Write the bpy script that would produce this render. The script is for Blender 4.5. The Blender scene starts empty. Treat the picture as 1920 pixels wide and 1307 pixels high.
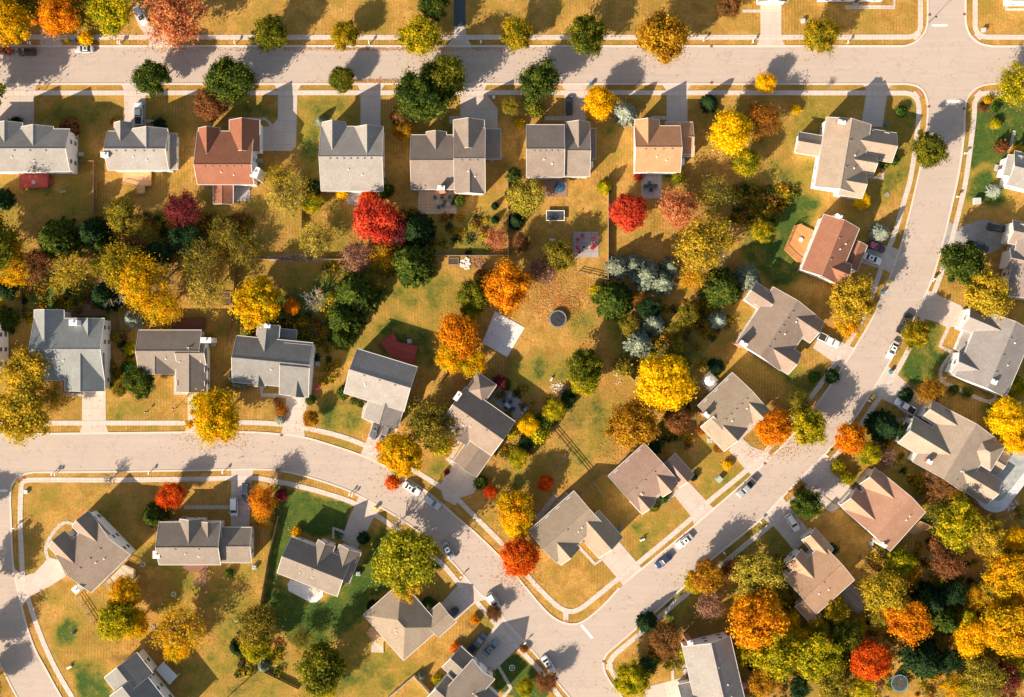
import bpy, bmesh, math, random
import numpy as np
from mathutils import Vector, Matrix
random.seed(7)
rng = np.random.default_rng(7)
PXM = 7.5                 # plan pixels per metre
HC = 267.0                # camera height, metres
CX, CY = 960.0, 653.5     # plan point under the camera
scene = bpy.context.scene
COL = scene.collection
# ---------------------------------------------------------------- camera
cam = bpy.data.cameras.new('camera'); cam_o = bpy.data.objects.new('camera', cam)
COL.objects.link(cam_o)
cam_o.location = (0, 0, HC); cam_o.rotation_euler = (0, 0, 0)
cam.sensor_width = 36.0; cam.lens = 36.0 * HC / (1920 / PXM)
cam.clip_start = 1; cam.clip_end = 5000
scene.camera = cam_o
# ---------------------------------------------------------------- light
SUN_EL = math.radians(28.0)
SHADOW_DIR = math.radians(46.0)      # shadows run towards the upper right
sx, sy = -math.cos(SHADOW_DIR), -math.sin(SHADOW_DIR)
to_sun = Vector((sx * math.cos(SUN_EL), sy * math.cos(SUN_EL), math.sin(SUN_EL)))
sun = bpy.data.lights.new('sun', 'SUN'); sun_o = bpy.data.objects.new('sun', sun)
COL.objects.link(sun_o)
sun_o.rotation_euler = to_sun.to_track_quat('Z', 'Y').to_euler()
sun.energy = 5.0; sun.angle = math.radians(0.5); sun.color = (1.0, 0.86, 0.67)
world = bpy.data.worlds.new('World'); scene.world = world; world.use_nodes = True
wt = world.node_tree
sky = wt.nodes.new('ShaderNodeTexSky'); sky.sky_type = 'NISHITA'; sky.sun_disc = False
sky.sun_elevation = SUN_EL; sky.sun_rotation = math.atan2(to_sun.x, to_sun.y)
bgn = wt.nodes['Background']; bgn.inputs['Strength'].default_value = 0.102
wm_ = wt.nodes.new('ShaderNodeMix'); wm_.data_type = 'RGBA'; wm_.blend_type = 'MULTIPLY'; wm_.inputs[0].default_value = 1.0
wt.links.new(sky.outputs[0], wm_.inputs[6]); wm_.inputs[7].default_value = (1.14, 1.0, 0.82, 1)   # faintly hazy, warm autumn sky
wt.links.new(wm_.outputs[2], bgn.inputs['Color'])
scene.view_settings.view_transform = 'Standard'; scene.view_settings.look = 'None'
scene.view_settings.exposure = 1.13; scene.view_settings.gamma = 1.0
scene.view_settings.use_curve_mapping = False

# ---------------------------------------------------------------- helpers
def G(x, y, z=0.0):
    """plan/photo pixel of a point at height z (m) -> world metres"""
    f = (1 - z / HC) / PXM
    return ((x - CX) * f, (CY - y) * f)

def tag(o, label=None, cat=None, group=None, kind=None):
    if label: o['label'] = label
    if cat: o['category'] = cat
    if group: o['group'] = group
    if kind: o['kind'] = kind
    return o

def empty(name, loc, rz=0.0):
    o = bpy.data.objects.new(name, None); COL.objects.link(o)
    o.location = loc; o.rotation_euler = (0, 0, rz); o.empty_display_size = 0.5
    return o

class MB:
    def __init__(s): s.v = []; s.f = []
    def add(s, vs, fs):
        n = len(s.v); s.v.extend([tuple(p) for p in vs]); s.f.extend([tuple(i + n for i in f) for f in fs]); return s
    def box(s, x0, y0, z0, x1, y1, z1, M=None):
        vs = [(x0,y0,z0),(x1,y0,z0),(x1,y1,z0),(x0,y1,z0),(x0,y0,z1),(x1,y0,z1),(x1,y1,z1),(x0,y1,z1)]
        if M is not None: vs = [M @ Vector(p) for p in vs]
        return s.add(vs, [(3,2,1,0),(4,5,6,7),(0,1,5,4),(1,2,6,5),(2,3,7,6),(3,0,4,7)])
    def prism(s, pts, z0, z1):
        n = len(pts); a = sum(pts[i][0]*pts[(i+1)%n][1]-pts[(i+1)%n][0]*pts[i][1] for i in range(n))
        if a < 0: pts = pts[::-1]
        vs = [(p[0],p[1],z0) for p in pts] + [(p[0],p[1],z1) for p in pts]
        fs = [tuple(range(n, 2*n)), tuple(range(n-1, -1, -1))] + [(i,(i+1)%n,n+(i+1)%n,n+i) for i in range(n)]
        return s.add(vs, fs)
    def tube(s, a, b, ra, rb, n=6):
        a = Vector(a); b = Vector(b); d = (b - a)
        if d.length < 1e-6: return s
        d.normalize(); u = d.orthogonal().normalized(); w = d.cross(u)
        vs = []
        for p, r in ((a, ra), (b, rb)):
            for k in range(n):
                t = 2*math.pi*k/n; vs.append(p + (u*math.cos(t) + w*math.sin(t))*r)
        fs = [(k,(k+1)%n,n+(k+1)%n,n+k) for k in range(n)]
        if n > 3: fs += [tuple(range(n-1,-1,-1)), tuple(range(n,2*n))]
        return s.add(vs, fs)
    def disc(s, x, y, z0, z1, r, n=20, r2=None):
        r2 = r if r2 is None else r2
        return s.tube((x,y,z0),(x,y,z1), r, r2, n)
    def ring(s, x, y, z, r, t, n=28):
        """torus-like rim"""
        for k in range(n):
            a0 = 2*math.pi*k/n; a1 = 2*math.pi*(k+1)/n
            s.tube((x+r*math.cos(a0),y+r*math.sin(a0),z),(x+r*math.cos(a1),y+r*math.sin(a1),z),t,t,5)
        return s
    def build(s, name, mat, parent=None, smooth=False):
        me = bpy.data.meshes.new(name); me.from_pydata(s.v, [], s.f)
        if mat: me.materials.append(mat)
        if smooth: me.polygons.foreach_set('use_smooth', [True]*len(me.polygons))
        me.update()
        o = bpy.data.objects.new(name, me); COL.objects.link(o)
        if parent: o.parent = parent
        return o

def copy_tree(o, parent=None, swap=None):
    c = o.copy(); COL.objects.link(c)
    if parent is not None:
        c.parent = parent; c.matrix_parent_inverse = o.matrix_parent_inverse
    if swap and c.type == 'MESH':
        for sl in c.material_slots:
            if sl.material and sl.material.name in swap:
                m = swap[sl.material.name]; sl.link = 'OBJECT'; sl.material = m
    for ch in list(o.children):
        copy_tree(ch, c, swap)
    return c

# ---------------------------------------------------------------- materials
def newmat(name):
    m = bpy.data.materials.new(name); m.use_nodes = True
    nt = m.node_tree; b = nt.nodes['Principled BSDF']; return m, nt, b

def N(nt, t, **kw):
    n = nt.nodes.new(t)
    for k, v in kw.items():
        if k in n.inputs.keys() and not hasattr(n, k): n.inputs[k].default_value = v
        else: setattr(n, k, v)
    return n

def mixc(nt, fac, a, b, mode='MIX'):
    n = nt.nodes.new('ShaderNodeMix'); n.data_type = 'RGBA'; n.blend_type = mode
    for sock, v in ((n.inputs[0], fac), (n.inputs[6], a), (n.inputs[7], b)):
        if isinstance(v, bpy.types.NodeSocket): nt.links.new(v, sock)
        elif isinstance(v, (int, float)): sock.default_value = v
        else: sock.default_value = (*v, 1.0) if len(v) == 3 else v
    return n.outputs[2]

def noise(nt, scale, detail=4, rough=0.6, vec=None, dist=0.0):
    n = nt.nodes.new('ShaderNodeTexNoise'); n.inputs['Scale'].default_value = scale
    n.inputs['Detail'].default_value = detail; n.inputs['Roughness'].default_value = rough
    n.inputs['Distortion'].default_value = dist
    if vec is not None: nt.links.new(vec, n.inputs['Vector'])
    return n.outputs['Fac']

def ramp(nt, src, a, b, lo=0.0, hi=1.0):
    n = nt.nodes.new('ShaderNodeMapRange'); nt.links.new(src, n.inputs['Value'])
    n.inputs['From Min'].default_value = a; n.inputs['From Max'].default_value = b
    n.inputs['To Min'].default_value = lo; n.inputs['To Max'].default_value = hi
    return n.outputs['Result']

def wpos(nt):
    return nt.nodes.new('ShaderNodeNewGeometry').outputs['Position']

def ocoord(nt):
    return nt.nodes.new('ShaderNodeTexCoord').outputs['Object']

def bump(nt, b, h, strength=0.4, dist=0.05):
    n = nt.nodes.new('ShaderNodeBump'); n.inputs['Strength'].default_value = strength
    n.inputs['Distance'].default_value = dist
    nt.links.new(h, n.inputs['Height']); nt.links.new(n.outputs[0], b.inputs['Normal'])

_mc = {}
def speck(name, c, var=0.25, scale=3.0, rough=0.85, c2=None, big=0.25, metal=0.0, spec=0.3):
    """mottled surface colour"""
    if name in _mc: return _mc[name]
    m, nt, b = newmat(name)
    p = wpos(nt)
    f1 = noise(nt, scale, 5, 0.7, p); f2 = noise(nt, big, 3, 0.6, p)
    dark = tuple(v*(1-var) for v in c); light = tuple(min(1, v*(1+var)) for v in c)
    a = mixc(nt, ramp(nt, f1, 0.3, 0.7), dark, light)
    c2 = c2 or tuple(v*(1-var*0.6) for v in c)
    a2 = mixc(nt, ramp(nt, f2, 0.42, 0.62, 0, 0.6), a, c2)
    nt.links.new(a2, b.inputs['Base Color'])
    b.inputs['Roughness'].default_value = rough; b.inputs['Metallic'].default_value = metal
    b.inputs['Specular IOR Level'].default_value = spec
    _mc[name] = m; return m

def roof_mat(key, c, streak=0.0):
    name = 'shingle_' + key
    if name in _mc: return _mc[name]
    m, nt, b = newmat(name); p = ocoord(nt)
    mp = nt.nodes.new('ShaderNodeMapping'); nt.links.new(p, mp.inputs['Vector'])
    mp.inputs['Scale'].default_value = (1, 1, 2.2)
    f1 = noise(nt, 5.5, 3, 0.8, mp.outputs[0]); f2 = noise(nt, 0.35, 4, 0.6, p)
    f3 = noise(nt, 1.6, 3, 0.7, p)
    a = mixc(nt, ramp(nt, f1, 0.32, 0.68), tuple(v*0.56 for v in c), tuple(v*1.42 for v in c))
    a = mixc(nt, ramp(nt, f3, 0.35, 0.65, 0, 0.35), a, tuple(v*0.75 for v in c))
    a = mixc(nt, ramp(nt, f2, 0.4, 0.65, 0, 0.6), a, (c[0]*0.76, c[1]*0.72, c[2]*0.68))
    ms = nt.nodes.new('ShaderNodeMapping'); nt.links.new(p, ms.inputs['Vector']); ms.inputs['Scale'].default_value = (1.6, 1.6, 0.25)
    f4 = noise(nt, 1.1, 4, 0.7, ms.outputs[0]); a = mixc(nt, ramp(nt, f4, 0.5, 0.72, 0, 0.4), a, tuple(v*0.6 for v in c))
    nt.links.new(a, b.inputs['Base Color']); b.inputs['Roughness'].default_value = 0.9
    b.inputs['Specular IOR Level'].default_value = 0.2
    w = nt.nodes.new('ShaderNodeTexWave'); w.wave_type = 'BANDS'; w.bands_direction = 'Z'
    w.wave_profile = 'SAW'; w.inputs['Scale'].default_value = 2.4; nt.links.new(p, w.inputs['Vector'])
    bump(nt, b, w.outputs['Fac'], 0.35, 0.03)
    _mc[name] = m; return m

def plank_mat(key, c, ang=0.0, width=0.14):
    name = 'planks_' + key
    if name in _mc: return _mc[name]
    m, nt, b = newmat(name); p = ocoord(nt)
    mp = nt.nodes.new('ShaderNodeMapping'); nt.links.new(p, mp.inputs['Vector'])
    mp.inputs['Rotation'].default_value = (0, 0, ang)
    br = nt.nodes.new('ShaderNodeTexBrick'); nt.links.new(mp.outputs[0], br.inputs['Vector'])
    br.inputs['Color1'].default_value = (*[v*1.15 for v in c], 1); br.inputs['Color2'].default_value = (*[v*0.78 for v in c], 1)
    br.inputs['Mortar'].default_value = (*[v*0.25 for v in c], 1); br.inputs['Scale'].default_value = 1
    br.inputs['Brick Width'].default_value = 2.4; br.inputs['Row Height'].default_value = width*2
    br.inputs['Mortar Size'].default_value = 0.02
    f = noise(nt, 2.5, 4, 0.7, p)
    a = mixc(nt, ramp(nt, f, 0.3, 0.7, 0, 0.5), br.outputs['Color'], tuple(v*0.6 for v in c))
    nt.links.new(a, b.inputs['Base Color']); b.inputs['Roughness'].default_value = 0.75
    _mc[name] = m; return m

def siding_mat(key, c):
    name = 'siding_' + key
    if name in _mc: return _mc[name]
    m, nt, b = newmat(name); p = ocoord(nt)
    w = nt.nodes.new('ShaderNodeTexWave'); w.wave_type = 'BANDS'; w.bands_direction = 'Z'
    w.wave_profile = 'SAW'; w.inputs['Scale'].default_value = 1.6; nt.links.new(p, w.inputs['Vector'])
    f = noise(nt, 0.7, 4, 0.6, p)
    a = mixc(nt, ramp(nt, w.outputs['Fac'], 0.0, 0.25), tuple(v*0.82 for v in c), c)
    a = mixc(nt, ramp(nt, f, 0.35, 0.7, 0, 0.3), a, tuple(v*0.8 for v in c))
    nt.links.new(a, b.inputs['Base Color']); b.inputs['Roughness'].default_value = 0.6
    bump(nt, b, w.outputs['Fac'], 0.4, 0.03)
    _mc[name] = m; return m

def pave_mat(name, c, sx=1.6, sy=1.6, joint=0.55, ang=0.0, var=0.14, stain=(0.55, 0.42, 0.3)):
    """concrete slabs with joints, mottling and stains"""
    if name in _mc: return _mc[name]
    m, nt, b = newmat(name); p = wpos(nt)
    mp = nt.nodes.new('ShaderNodeMapping'); nt.links.new(p, mp.inputs['Vector'])
    mp.inputs['Rotation'].default_value = (0, 0, ang)
    br = nt.nodes.new('ShaderNodeTexBrick'); nt.links.new(mp.outputs[0], br.inputs['Vector'])
    br.offset = 0.0
    br.inputs['Color1'].default_value = (*[v*1.03 for v in c], 1); br.inputs['Color2'].default_value = (*[v*0.94 for v in c], 1)
    br.inputs['Mortar'].default_value = (*[v*joint for v in c], 1); br.inputs['Scale'].default_value = 1
    br.inputs['Brick Width'].default_value = sx; br.inputs['Row Height'].default_value = sy
    br.inputs['Mortar Size'].default_value = 0.07
    f1 = noise(nt, 4.0, 5, 0.75, p); f2 = noise(nt, 0.22, 4, 0.65, p)
    a = mixc(nt, ramp(nt, f1, 0.3, 0.7, 0, 0.55), br.outputs['Color'], tuple(v*(1-var*1.6) for v in c))
    a = mixc(nt, ramp(nt, f2, 0.5, 0.7, 0, 0.3), a, tuple(c[i]*stain[i]*1.4 for i in range(3)))
    f5 = noise(nt, 0.9, 3, 0.7, p, 0.6); a = mixc(nt, ramp(nt, f5, 0.62, 0.75, 0, 0.3), a, tuple(v*0.55 for v in c))
    nt.links.new(a, b.inputs['Base Color']); b.inputs['Roughness'].default_value = 0.85
    b.inputs['Specular IOR Level'].default_value = 0.25
    _mc[name] = m; return m

def leaf_mat(key, c1, c2, c3=None, trans=0.5, rnd=1.0, ):
    name = 'leaves_' + key
    if name in _mc: return _mc[name]
    m = bpy.data.materials.new(name); m.use_nodes = True; nt = m.node_tree
    for n in list(nt.nodes): nt.nodes.remove(n)
    out = nt.nodes.new('ShaderNodeOutputMaterial')
    g = nt.nodes.new('ShaderNodeNewGeometry')
    f = noise(nt, 0.38, 3, 0.6, g.outputs['Position'])
    a = mixc(nt, g.outputs['Random Per Island'], c1, c2)
    c3 = c3 or tuple(v*0.55 for v in c1)
    a = mixc(nt, ramp(nt, f, 0.42, 0.62, 0, 0.85), a, c3)
    oi = nt.nodes.new('ShaderNodeObjectInfo')
    hs = nt.nodes.new('ShaderNodeHueSaturation'); nt.links.new(a, hs.inputs['Color'])
    nt.links.new(ramp(nt, oi.outputs['Random'], 0, 1, 0.493, 0.507), hs.inputs['Hue'])
    nt.links.new(ramp(nt, g.outputs['Random Per Island'], 0, 1, 0.62, 1.35), hs.inputs['Value'])
    d = nt.nodes.new('ShaderNodeBsdfDiffuse'); t = nt.nodes.new('ShaderNodeBsdfTranslucent')
    nt.links.new(hs.outputs[0], d.inputs[0]); nt.links.new(hs.outputs[0], t.inputs[0])
    mx = nt.nodes.new('ShaderNodeMixShader'); mx.inputs[0].default_value = trans
    nt.links.new(d.outputs[0], mx.inputs[1]); nt.links.new(t.outputs[0], mx.inputs[2])
    nt.links.new(mx.outputs[0], out.inputs[0])
    _mc[name] = m; return m

def paint(key, c, rough=0.3, coat=0.5, metal=0.0):
    name = 'paint_' + key
    if name in _mc: return _mc[name]
    m, nt, b = newmat(name); p = ocoord(nt); f = noise(nt, 3.0, 4, 0.6, p)
    a = mixc(nt, ramp(nt, f, 0.35, 0.7, 0, 0.35), c, tuple(v*0.82+0.01 for v in c))
    nt.links.new(a, b.inputs['Base Color']); b.inputs['Roughness'].default_value = rough
    b.inputs['Coat Weight'].default_value = coat; b.inputs['Metallic'].default_value = metal
    _mc[name] = m; return m
GLASS = paint('window_glass', (0.02, 0.03, 0.04), 0.12, 0.6)
TRIM = paint('white_trim', (0.78, 0.76, 0.73), 0.5, 0.0)
GUT = paint('gutter_metal', (0.56, 0.52, 0.48), 0.5, 0.0)
RUBBER = paint('rubber', (0.02, 0.02, 0.022), 0.8, 0.0)
METAL = paint('dull_metal', (0.35, 0.35, 0.36), 0.35, 0.0, 0.8)
BARK = speck('bark', (0.13, 0.095, 0.07), 0.35, 6)
BARKL = speck('pale_bark', (0.34, 0.29, 0.25), 0.25, 6)
WOOD = plank_mat('fence_wood', (0.24, 0.14, 0.08))
# ================================================================ THE SETTING
def cat_rom(pts, step=8.0, closed=False):
    P = [Vector((p[0], p[1])) for p in pts]; out = []
    n = len(P)
    for i in range(n-1):
        p0 = P[i-1] if i > 0 else P[i]*2 - P[i+1]
        p1, p2 = P[i], P[i+1]
        p3 = P[i+2] if i+2 < n else P[i+1]*2 - P[i]
        L = (p2-p1).length
        k = min(60, max(1, int(L/step)))
        # centripetal-ish: long straight runs beside short ones stay straight
        m1 = (p2-p0)/max(1e-6, (p2-p1).length + (p1-p0).length)*L
        m2 = (p3-p1)/max(1e-6, (p3-p2).length + (p2-p1).length)*L
        for j in range(k):
            t = j/k; t2 = t*t; t3 = t2*t
            out.append(p1*(2*t3-3*t2+1) + m1*(t3-2*t2+t) + p2*(-2*t3+3*t2) + m2*(t3-t2))
    out.append(P[-1]); return [(v.x, v.y) for v in out]

def offset_line(pts, d):
    out = []
    n = len(pts)
    for i in range(n):
        a = pts[max(0, i-1)]; b = pts[min(n-1, i+1)]
        dx, dy = b[0]-a[0], b[1]-a[1]; L = math.hypot(dx, dy) or 1
        out.append((pts[i][0] - dy/L*d, pts[i][1] + dx/L*d))
    return out

def in_poly(x, y, poly):
    c = False; n = len(poly); j = n-1
    for i in range(n):
        xi, yi = poly[i]; xj, yj = poly[j]
        if (yi > y) != (yj > y) and x < (xj-xi)*(y-yi)/(yj-yi)+xi: c = not c
        j = i
    return c

def sheet(name, poly, z, mat, base=-0.05, **kw):
    m = MB(); m.prism([G(*p) for p in poly], base, z)
    o = m.build(name, mat); tag(o, **kw) if kw else tag(o, kind='structure'); return o

# ---- ground -------------------------------------------------------
def axis(lo, hi, a, b, step):
    L = list(np.arange(a, b+step, step)); ext1 = []; s = step; v = a
    while v > lo: s *= 1.6; v -= s; ext1.append(v)
    ext2 = []; s = step; v = L[-1]
    while v < hi: s *= 1.6; v += s; ext2.append(v)
    return np.array(ext1[::-1] + L + ext2)
gx = axis(-9000, 11000, -60, 1980, 6.0); gy = axis(-9000, 10000, -60, 1370, 6.0)
XX, YY = np.meshgrid(gx, gy)
def vn(X, Y, s, seed):
    r = np.random.default_rng(seed); T = r.random((64, 64))
    u = X/s; v = Y/s; i = np.floor(u).astype(int); j = np.floor(v).astype(int); fu = u-i; fv = v-j
    fu = fu*fu*(3-2*fu); fv = fv*fv*(3-2*fv)
    g = lambda a, b: T[a % 64, b % 64]
    return (g(i,j)*(1-fu)*(1-fv)+g(i+1,j)*fu*(1-fv)+g(i,j+1)*(1-fu)*fv+g(i+1,j+1)*fu*fv)
def pmask(poly):
    c = np.zeros(XX.shape, bool); n = len(poly); j = n-1
    for i in range(n):
        xi, yi = poly[i]; xj, yj = poly[j]
        with np.errstate(divide='ignore', invalid='ignore'):
            t = ((yi > YY) != (yj > YY)) & (XX < (xj-xi)*(YY-yi)/((yj-yi) or 1e-9)+xi)
        c ^= t; j = i
    return c.astype(float)
def blur(a, k):
    for _ in range(k):
        a = (a + np.roll(a,1,0)+np.roll(a,-1,0)+np.roll(a,1,1)+np.roll(a,-1,1))/5
    return a
green = np.zeros(XX.shape); litter = np.zeros(XX.shape); mulch = np.zeros(XX.shape)
def gp(a, poly, k=2):
    global green; green = np.maximum(green, a*blur(pmask(poly), k))
def ge(a, x, y, rx, ry, arr):
    d = np.sqrt(((XX-x)/rx)**2 + ((YY-y)/ry)**2)
    return np.maximum(arr, a*np.clip(1.6-d*1.2, 0, 1))
gp(1, [(1825,190),(1920,175),(2000,330),(1880,330),(1850,300),(1815,330)])
gp(.9, [(1815,330),(1850,315),(1885,360),(1872,398),(1812,372)])
gp(.85, [(1400,372),(1545,370),(1500,450),(1500,530),(1440,520),(1390,480)])
gp(1, [(1690,700),(1705,655),(1720,610),(1765,600),(1775,615),(1757,655),(1785,668),(1762,700),(1775,725),(1740,735),(1700,712)], 1)
gp(1.2, [(929,1253),(963,1222),(1015,1262),(1030,1300),(1010,1330),(925,1290)], 0)
gp(1.05, [(512,905),(660,945),(645,1010),(560,1000),(520,1075),(540,1100),(610,1130),(690,1040),(715,985),(830,1060),(700,1120),(680,1160),(600,1230),(540,1200),(490,1140),(505,1040)], 1)
gp(.95, [(130,1240),(185,1235),(205,1270),(215,1320),(150,1320)], 3)
gp(.5, [(600,745),(690,770),(680,830),(590,800)], 4)
gp(.55, [(558,180),(676,180),(676,237),(600,237),(600,360),(575,330),(556,250)], 3)
gp(.7, [(830,850),(850,870),(822,905),(790,885)], 2)
gp(.95, [(190,405),(340,400),(470,430),(480,480),(190,480)], 4)  # this and the next few: yard shade painted as dark green ground
gp(.7, [(60,520),(130,500),(220,560),(200,600),(60,600)], 3)
gp(.6, [(445,600),(520,560),(640,520),(600,640),(445,640)], 3)
gp(.9, [(1380,340),(1540,370),(1500,420),(1500,530),(1440,540),(1400,450)], 3)
gp(.8, [(700,610),(745,595),(810,620),(820,690),(780,690)], 2)
gp(.7, [(1130,590),(1320,590),(1300,700),(1200,680)], 4)
gp(.55, [(775,400),(925,400),(950,475),(790,480)], 4)
gp(.5, [(1640,760),(1700,790),(1680,840),(1600,830)], 4)
gp(.55, [(1640,920),(1690,850),(1800,930),(1830,1000),(1740,1000)], 4)
gp(.5, [(1230,1100),(1420,1080),(1400,1200),(1250,1180)], 4)
gp(.4, [(430,1230),(700,1230),(760,1320),(400,1320)], 6)
gp(.5, [(1480,700),(1560,690),(1550,740),(1480,760)], 4)
gp(.4, [(1120,590),(1330,600),(1330,700),(1180,700)], 5)
gp(.5, [(700,620),(820,650),(820,720),(760,640)], 3)
gp(.5, [(1180,985),(1240,950),(1260,990),(1195,1050)], 2)
gp(.45, [(1320,1010),(1460,960),(1500,1040),(1360,1060)], 2)
for e in [(.5,150,215,80,30),(.5,330,225,70,30),(.45,470,210,60,20),(.4,600,560,60,60),(.4,780,540,80,40),(.45,1100,780,60,60),(.4,1080,610,60,30),(.4,730,760,60,40),(.35,240,1010,100,60),(.35,1500,330,60,30),(.75,125,1185,22,26),(.4,60,530,60,40),(.4,850,250,30,40),(.45,1500,250,30,30),(.5,640,310,30,40),(.4,1240,330,40,20),  # leading ovals put house shade into the north front lawns as darker green
          (.35,1000,700,60,40),(.4,230,770,30,20),(.5,1560,1290,60,30),(.6,1700,740,20,20),(.5,1880,760,40,30),(.5,930,1180,25,30),(.5,1820,1300,60,40),
          (.5,700,1010,30,20),(.35,1150,250,20,60),(.45,1420,230,60,40),(.4,1560,720,20,20),(.4,340,470,90,30)]:
    green = ge(e[0], *e[1:], green)
for e in [(1,1045,555,48,30),(.6,1290,400,50,30),(.7,330,60,70,30),(.5,650,80,80,15),(.4,120,330,50,20),(.6,60,1150,20,60),(.5,980,600,60,60),
          (.6,1060,780,60,70),(.5,300,1180,90,60),(.6,460,1280,80,30),(.5,550,350,60,50),(.5,1560,600,30,40),(.7,100,500,90,30),(.5,250,900,120,30),(.6,1700,1100,60,60),(.5,1450,1130,50,60),(.4,920,70,200,20)]:
    litter = ge(e[0], *e[1:], litter)
for e in [(.8,885,492,38,16),(.8,722,650,20,12),(.9,700,330,12,30),(.7,975,275,8,30),(.6,1215,215,20,12),(.8,525,770,20,20),(.8,450,720,40,18),
          (.7,1855,205,22,16),(.8,885,1170,14,10),(.7,232,1235,30,10),(.7,1785,680,10,30),(.7,1830,735,60,10),(.7,660,755,40,6),(.5,870,740,60,40),
          (.6,980,760,40,40),(.6,1180,560,70,40),(.6,230,560,70,30),(.7,740,470,60,60),(.7,1250,640,60,50),(.8,610,620,60,30),(.6,1730,960,60,60),
          (.7,1800,1130,90,90),(.7,1550,1220,80,70),(.7,1290,770,50,60),(.6,1390,540,50,40),(.6,1250,1220,60,30),(.6,350,430,150,40),(.6,1310,1180,70,40),(.6,290,985,40,30),(.6,480,1000,14,40)]:
    mulch = ge(e[0], *e[1:], mulch)  # mulch beds, plus wide ovals painting back-yard shade into the ground
LOTS = [(.22,.0,[(0,325),(180,325),(180,484),(0,484)]),(.0,.2,[(180,325),(345,325),(345,400),(180,400)]),(.3,.1,[(345,360),(568,380),(568,484),(345,484)]),(.15,.3,[(440,300),(568,250),(568,380),(470,380)]),
 (.3,0,[(568,360),(740,380),(740,484),(568,484)]),(.5,0,[(1660,195),(1720,190),(1712,300),(1660,380)]),(.32,0,[(860,370),(953,300),(953,479),(880,479)]),(.05,.15,[(953,340),(1140,330),(1140,520),(953,500)]),(.12,.0,[(1140,330),(1300,330),(1330,480),(1140,480)]),
 (.4,.0,[(43,487),(245,487),(245,640),(43,640)]),(.25,.1,[(245,487),(440,487),(440,640),(245,640)]),(.42,.05,[(445,487),(640,487),(600,640),(440,640)]),(.22,.2,[(700,500),(900,490),(880,640),(640,680)]),
 (.10,.2,[(1000,600),(1150,600),(1180,700),(1000,720)]),(.28,.05,[(1060,760),(1160,720),(1180,830),(1090,880)]),(.05,.35,[(1090,700),(1190,720),(1160,830),(1080,790)]),(.3,.1,[(960,830),(1040,810),(1130,890),(1080,930),(960,960)]),
 (.12,.1,[(60,905),(430,905),(430,970),(60,970)]),(.25,.15,[(260,1060),(500,1060),(480,1300),(350,1300)]),(.15,.1,[(60,1090),(200,1130),(220,1300),(120,1290)]),(.35,0,[(680,1180),(780,1260),(720,1307),(600,1260)]),
 (.18,.1,[(1180,180),(1240,180),(1240,225),(1180,225)]),(.3,.1,[(1290,180),(1600,180),(1520,360),(1300,330)]),(.35,.05,[(1660,180),(1720,180),(1700,380),(1600,400)]),(.3,.1,[(1130,900),(1140,960),(1240,940),(1200,1000),(1120,960)]),
 (.3,.0,[(1190,970),(1250,935),(1300,980),(1200,1050)]),(.25,.1,[(1310,870),(1400,870),(1330,940)]),(.4,.05,[(1470,690),(1560,680),(1520,740),(1460,770)]),(.35,.1,[(1530,420),(1470,520),(1600,560),(1600,640)])]
for g_, l_, poly in LOTS:
    mk = blur(pmask(poly), 1); green = green + 0.72*g_*mk*(1.1-green); litter = np.maximum(litter, l_*1.6*mk)
green = np.clip(green + 0.5*(vn(XX,YY,70,1)-0.42) + 0.55*(vn(XX,YY,22,2)-0.5), 0, 1)
litter = np.clip(litter*0.9 + 0.45*(vn(XX,YY,60,3)-0.5), 0, 1)
mulch = np.clip(mulch*1.0 + 0.2*(vn(XX,YY,25,4)-0.5), 0, 1)
fw = 1/PXM
vx = (XX-CX)*fw; vy = (CY-YY)*fw
ny, nx = XX.shape
verts = np.stack([vx.ravel(), vy.ravel(), np.zeros(vx.size)], 1)
idx = np.arange(nx*ny).reshape(ny, nx)
faces = np.stack([idx[1:,:-1], idx[1:,1:], idx[:-1,1:], idx[:-1,:-1]], -1).reshape(-1, 4)
gme = bpy.data.meshes.new('ground'); gme.vertices.add(len(verts)); gme.vertices.foreach_set('co', verts.ravel())
gme.loops.add(faces.size); gme.loops.foreach_set('vertex_index', faces.ravel())
gme.polygons.add(len(faces)); gme.polygons.foreach_set('loop_start', np.arange(0, faces.size, 4)); gme.polygons.foreach_set('loop_total', np.full(len(faces), 4))
gme.update()
ca = gme.color_attributes.new('cover', 'FLOAT_COLOR', 'POINT')
ca.data.foreach_set('color', np.stack([green.ravel(), litter.ravel(), mulch.ravel(), np.ones(green.size)], 1).ravel())
gm, nt, b = newmat('lawn')
at = nt.nodes.new('ShaderNodeAttribute'); at.attribute_name = 'cover'
sp = nt.nodes.new('ShaderNodeSeparateColor'); nt.links.new(at.outputs['Color'], sp.inputs[0])
p = wpos(nt)
fine = noise(nt, 1.6, 6, 0.75, p); mid = noise(nt, 0.16, 5, 0.65, p, 0.3); vfine = noise(nt, 5.0, 3, 0.8, p); clump = noise(nt, 0.55, 4, 0.7, p)
base = mixc(nt, ramp(nt, fine, 0.3, 0.7), (0.30, 0.150, 0.028), (0.58, 0.325, 0.088))
base = mixc(nt, ramp(nt, mid, 0.42, 0.62, 0, 0.72), base, (0.22, 0.145, 0.022))
brn = noise(nt, 0.3, 5, 0.7, p, 0.5)
base = mixc(nt, ramp(nt, brn, 0.5, 0.66, 0, 0.75), base, (0.27, 0.125, 0.03))
base = mixc(nt, ramp(nt, clump, 0.5, 0.75, 0, 0.6), base, (0.55, 0.34, 0.12))
wv = nt.nodes.new('ShaderNodeTexWave'); wv.inputs['Scale'].default_value = 0.42; wv.inputs['Distortion'].default_value = 1.2; nt.links.new(p, wv.inputs['Vector'])
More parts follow.
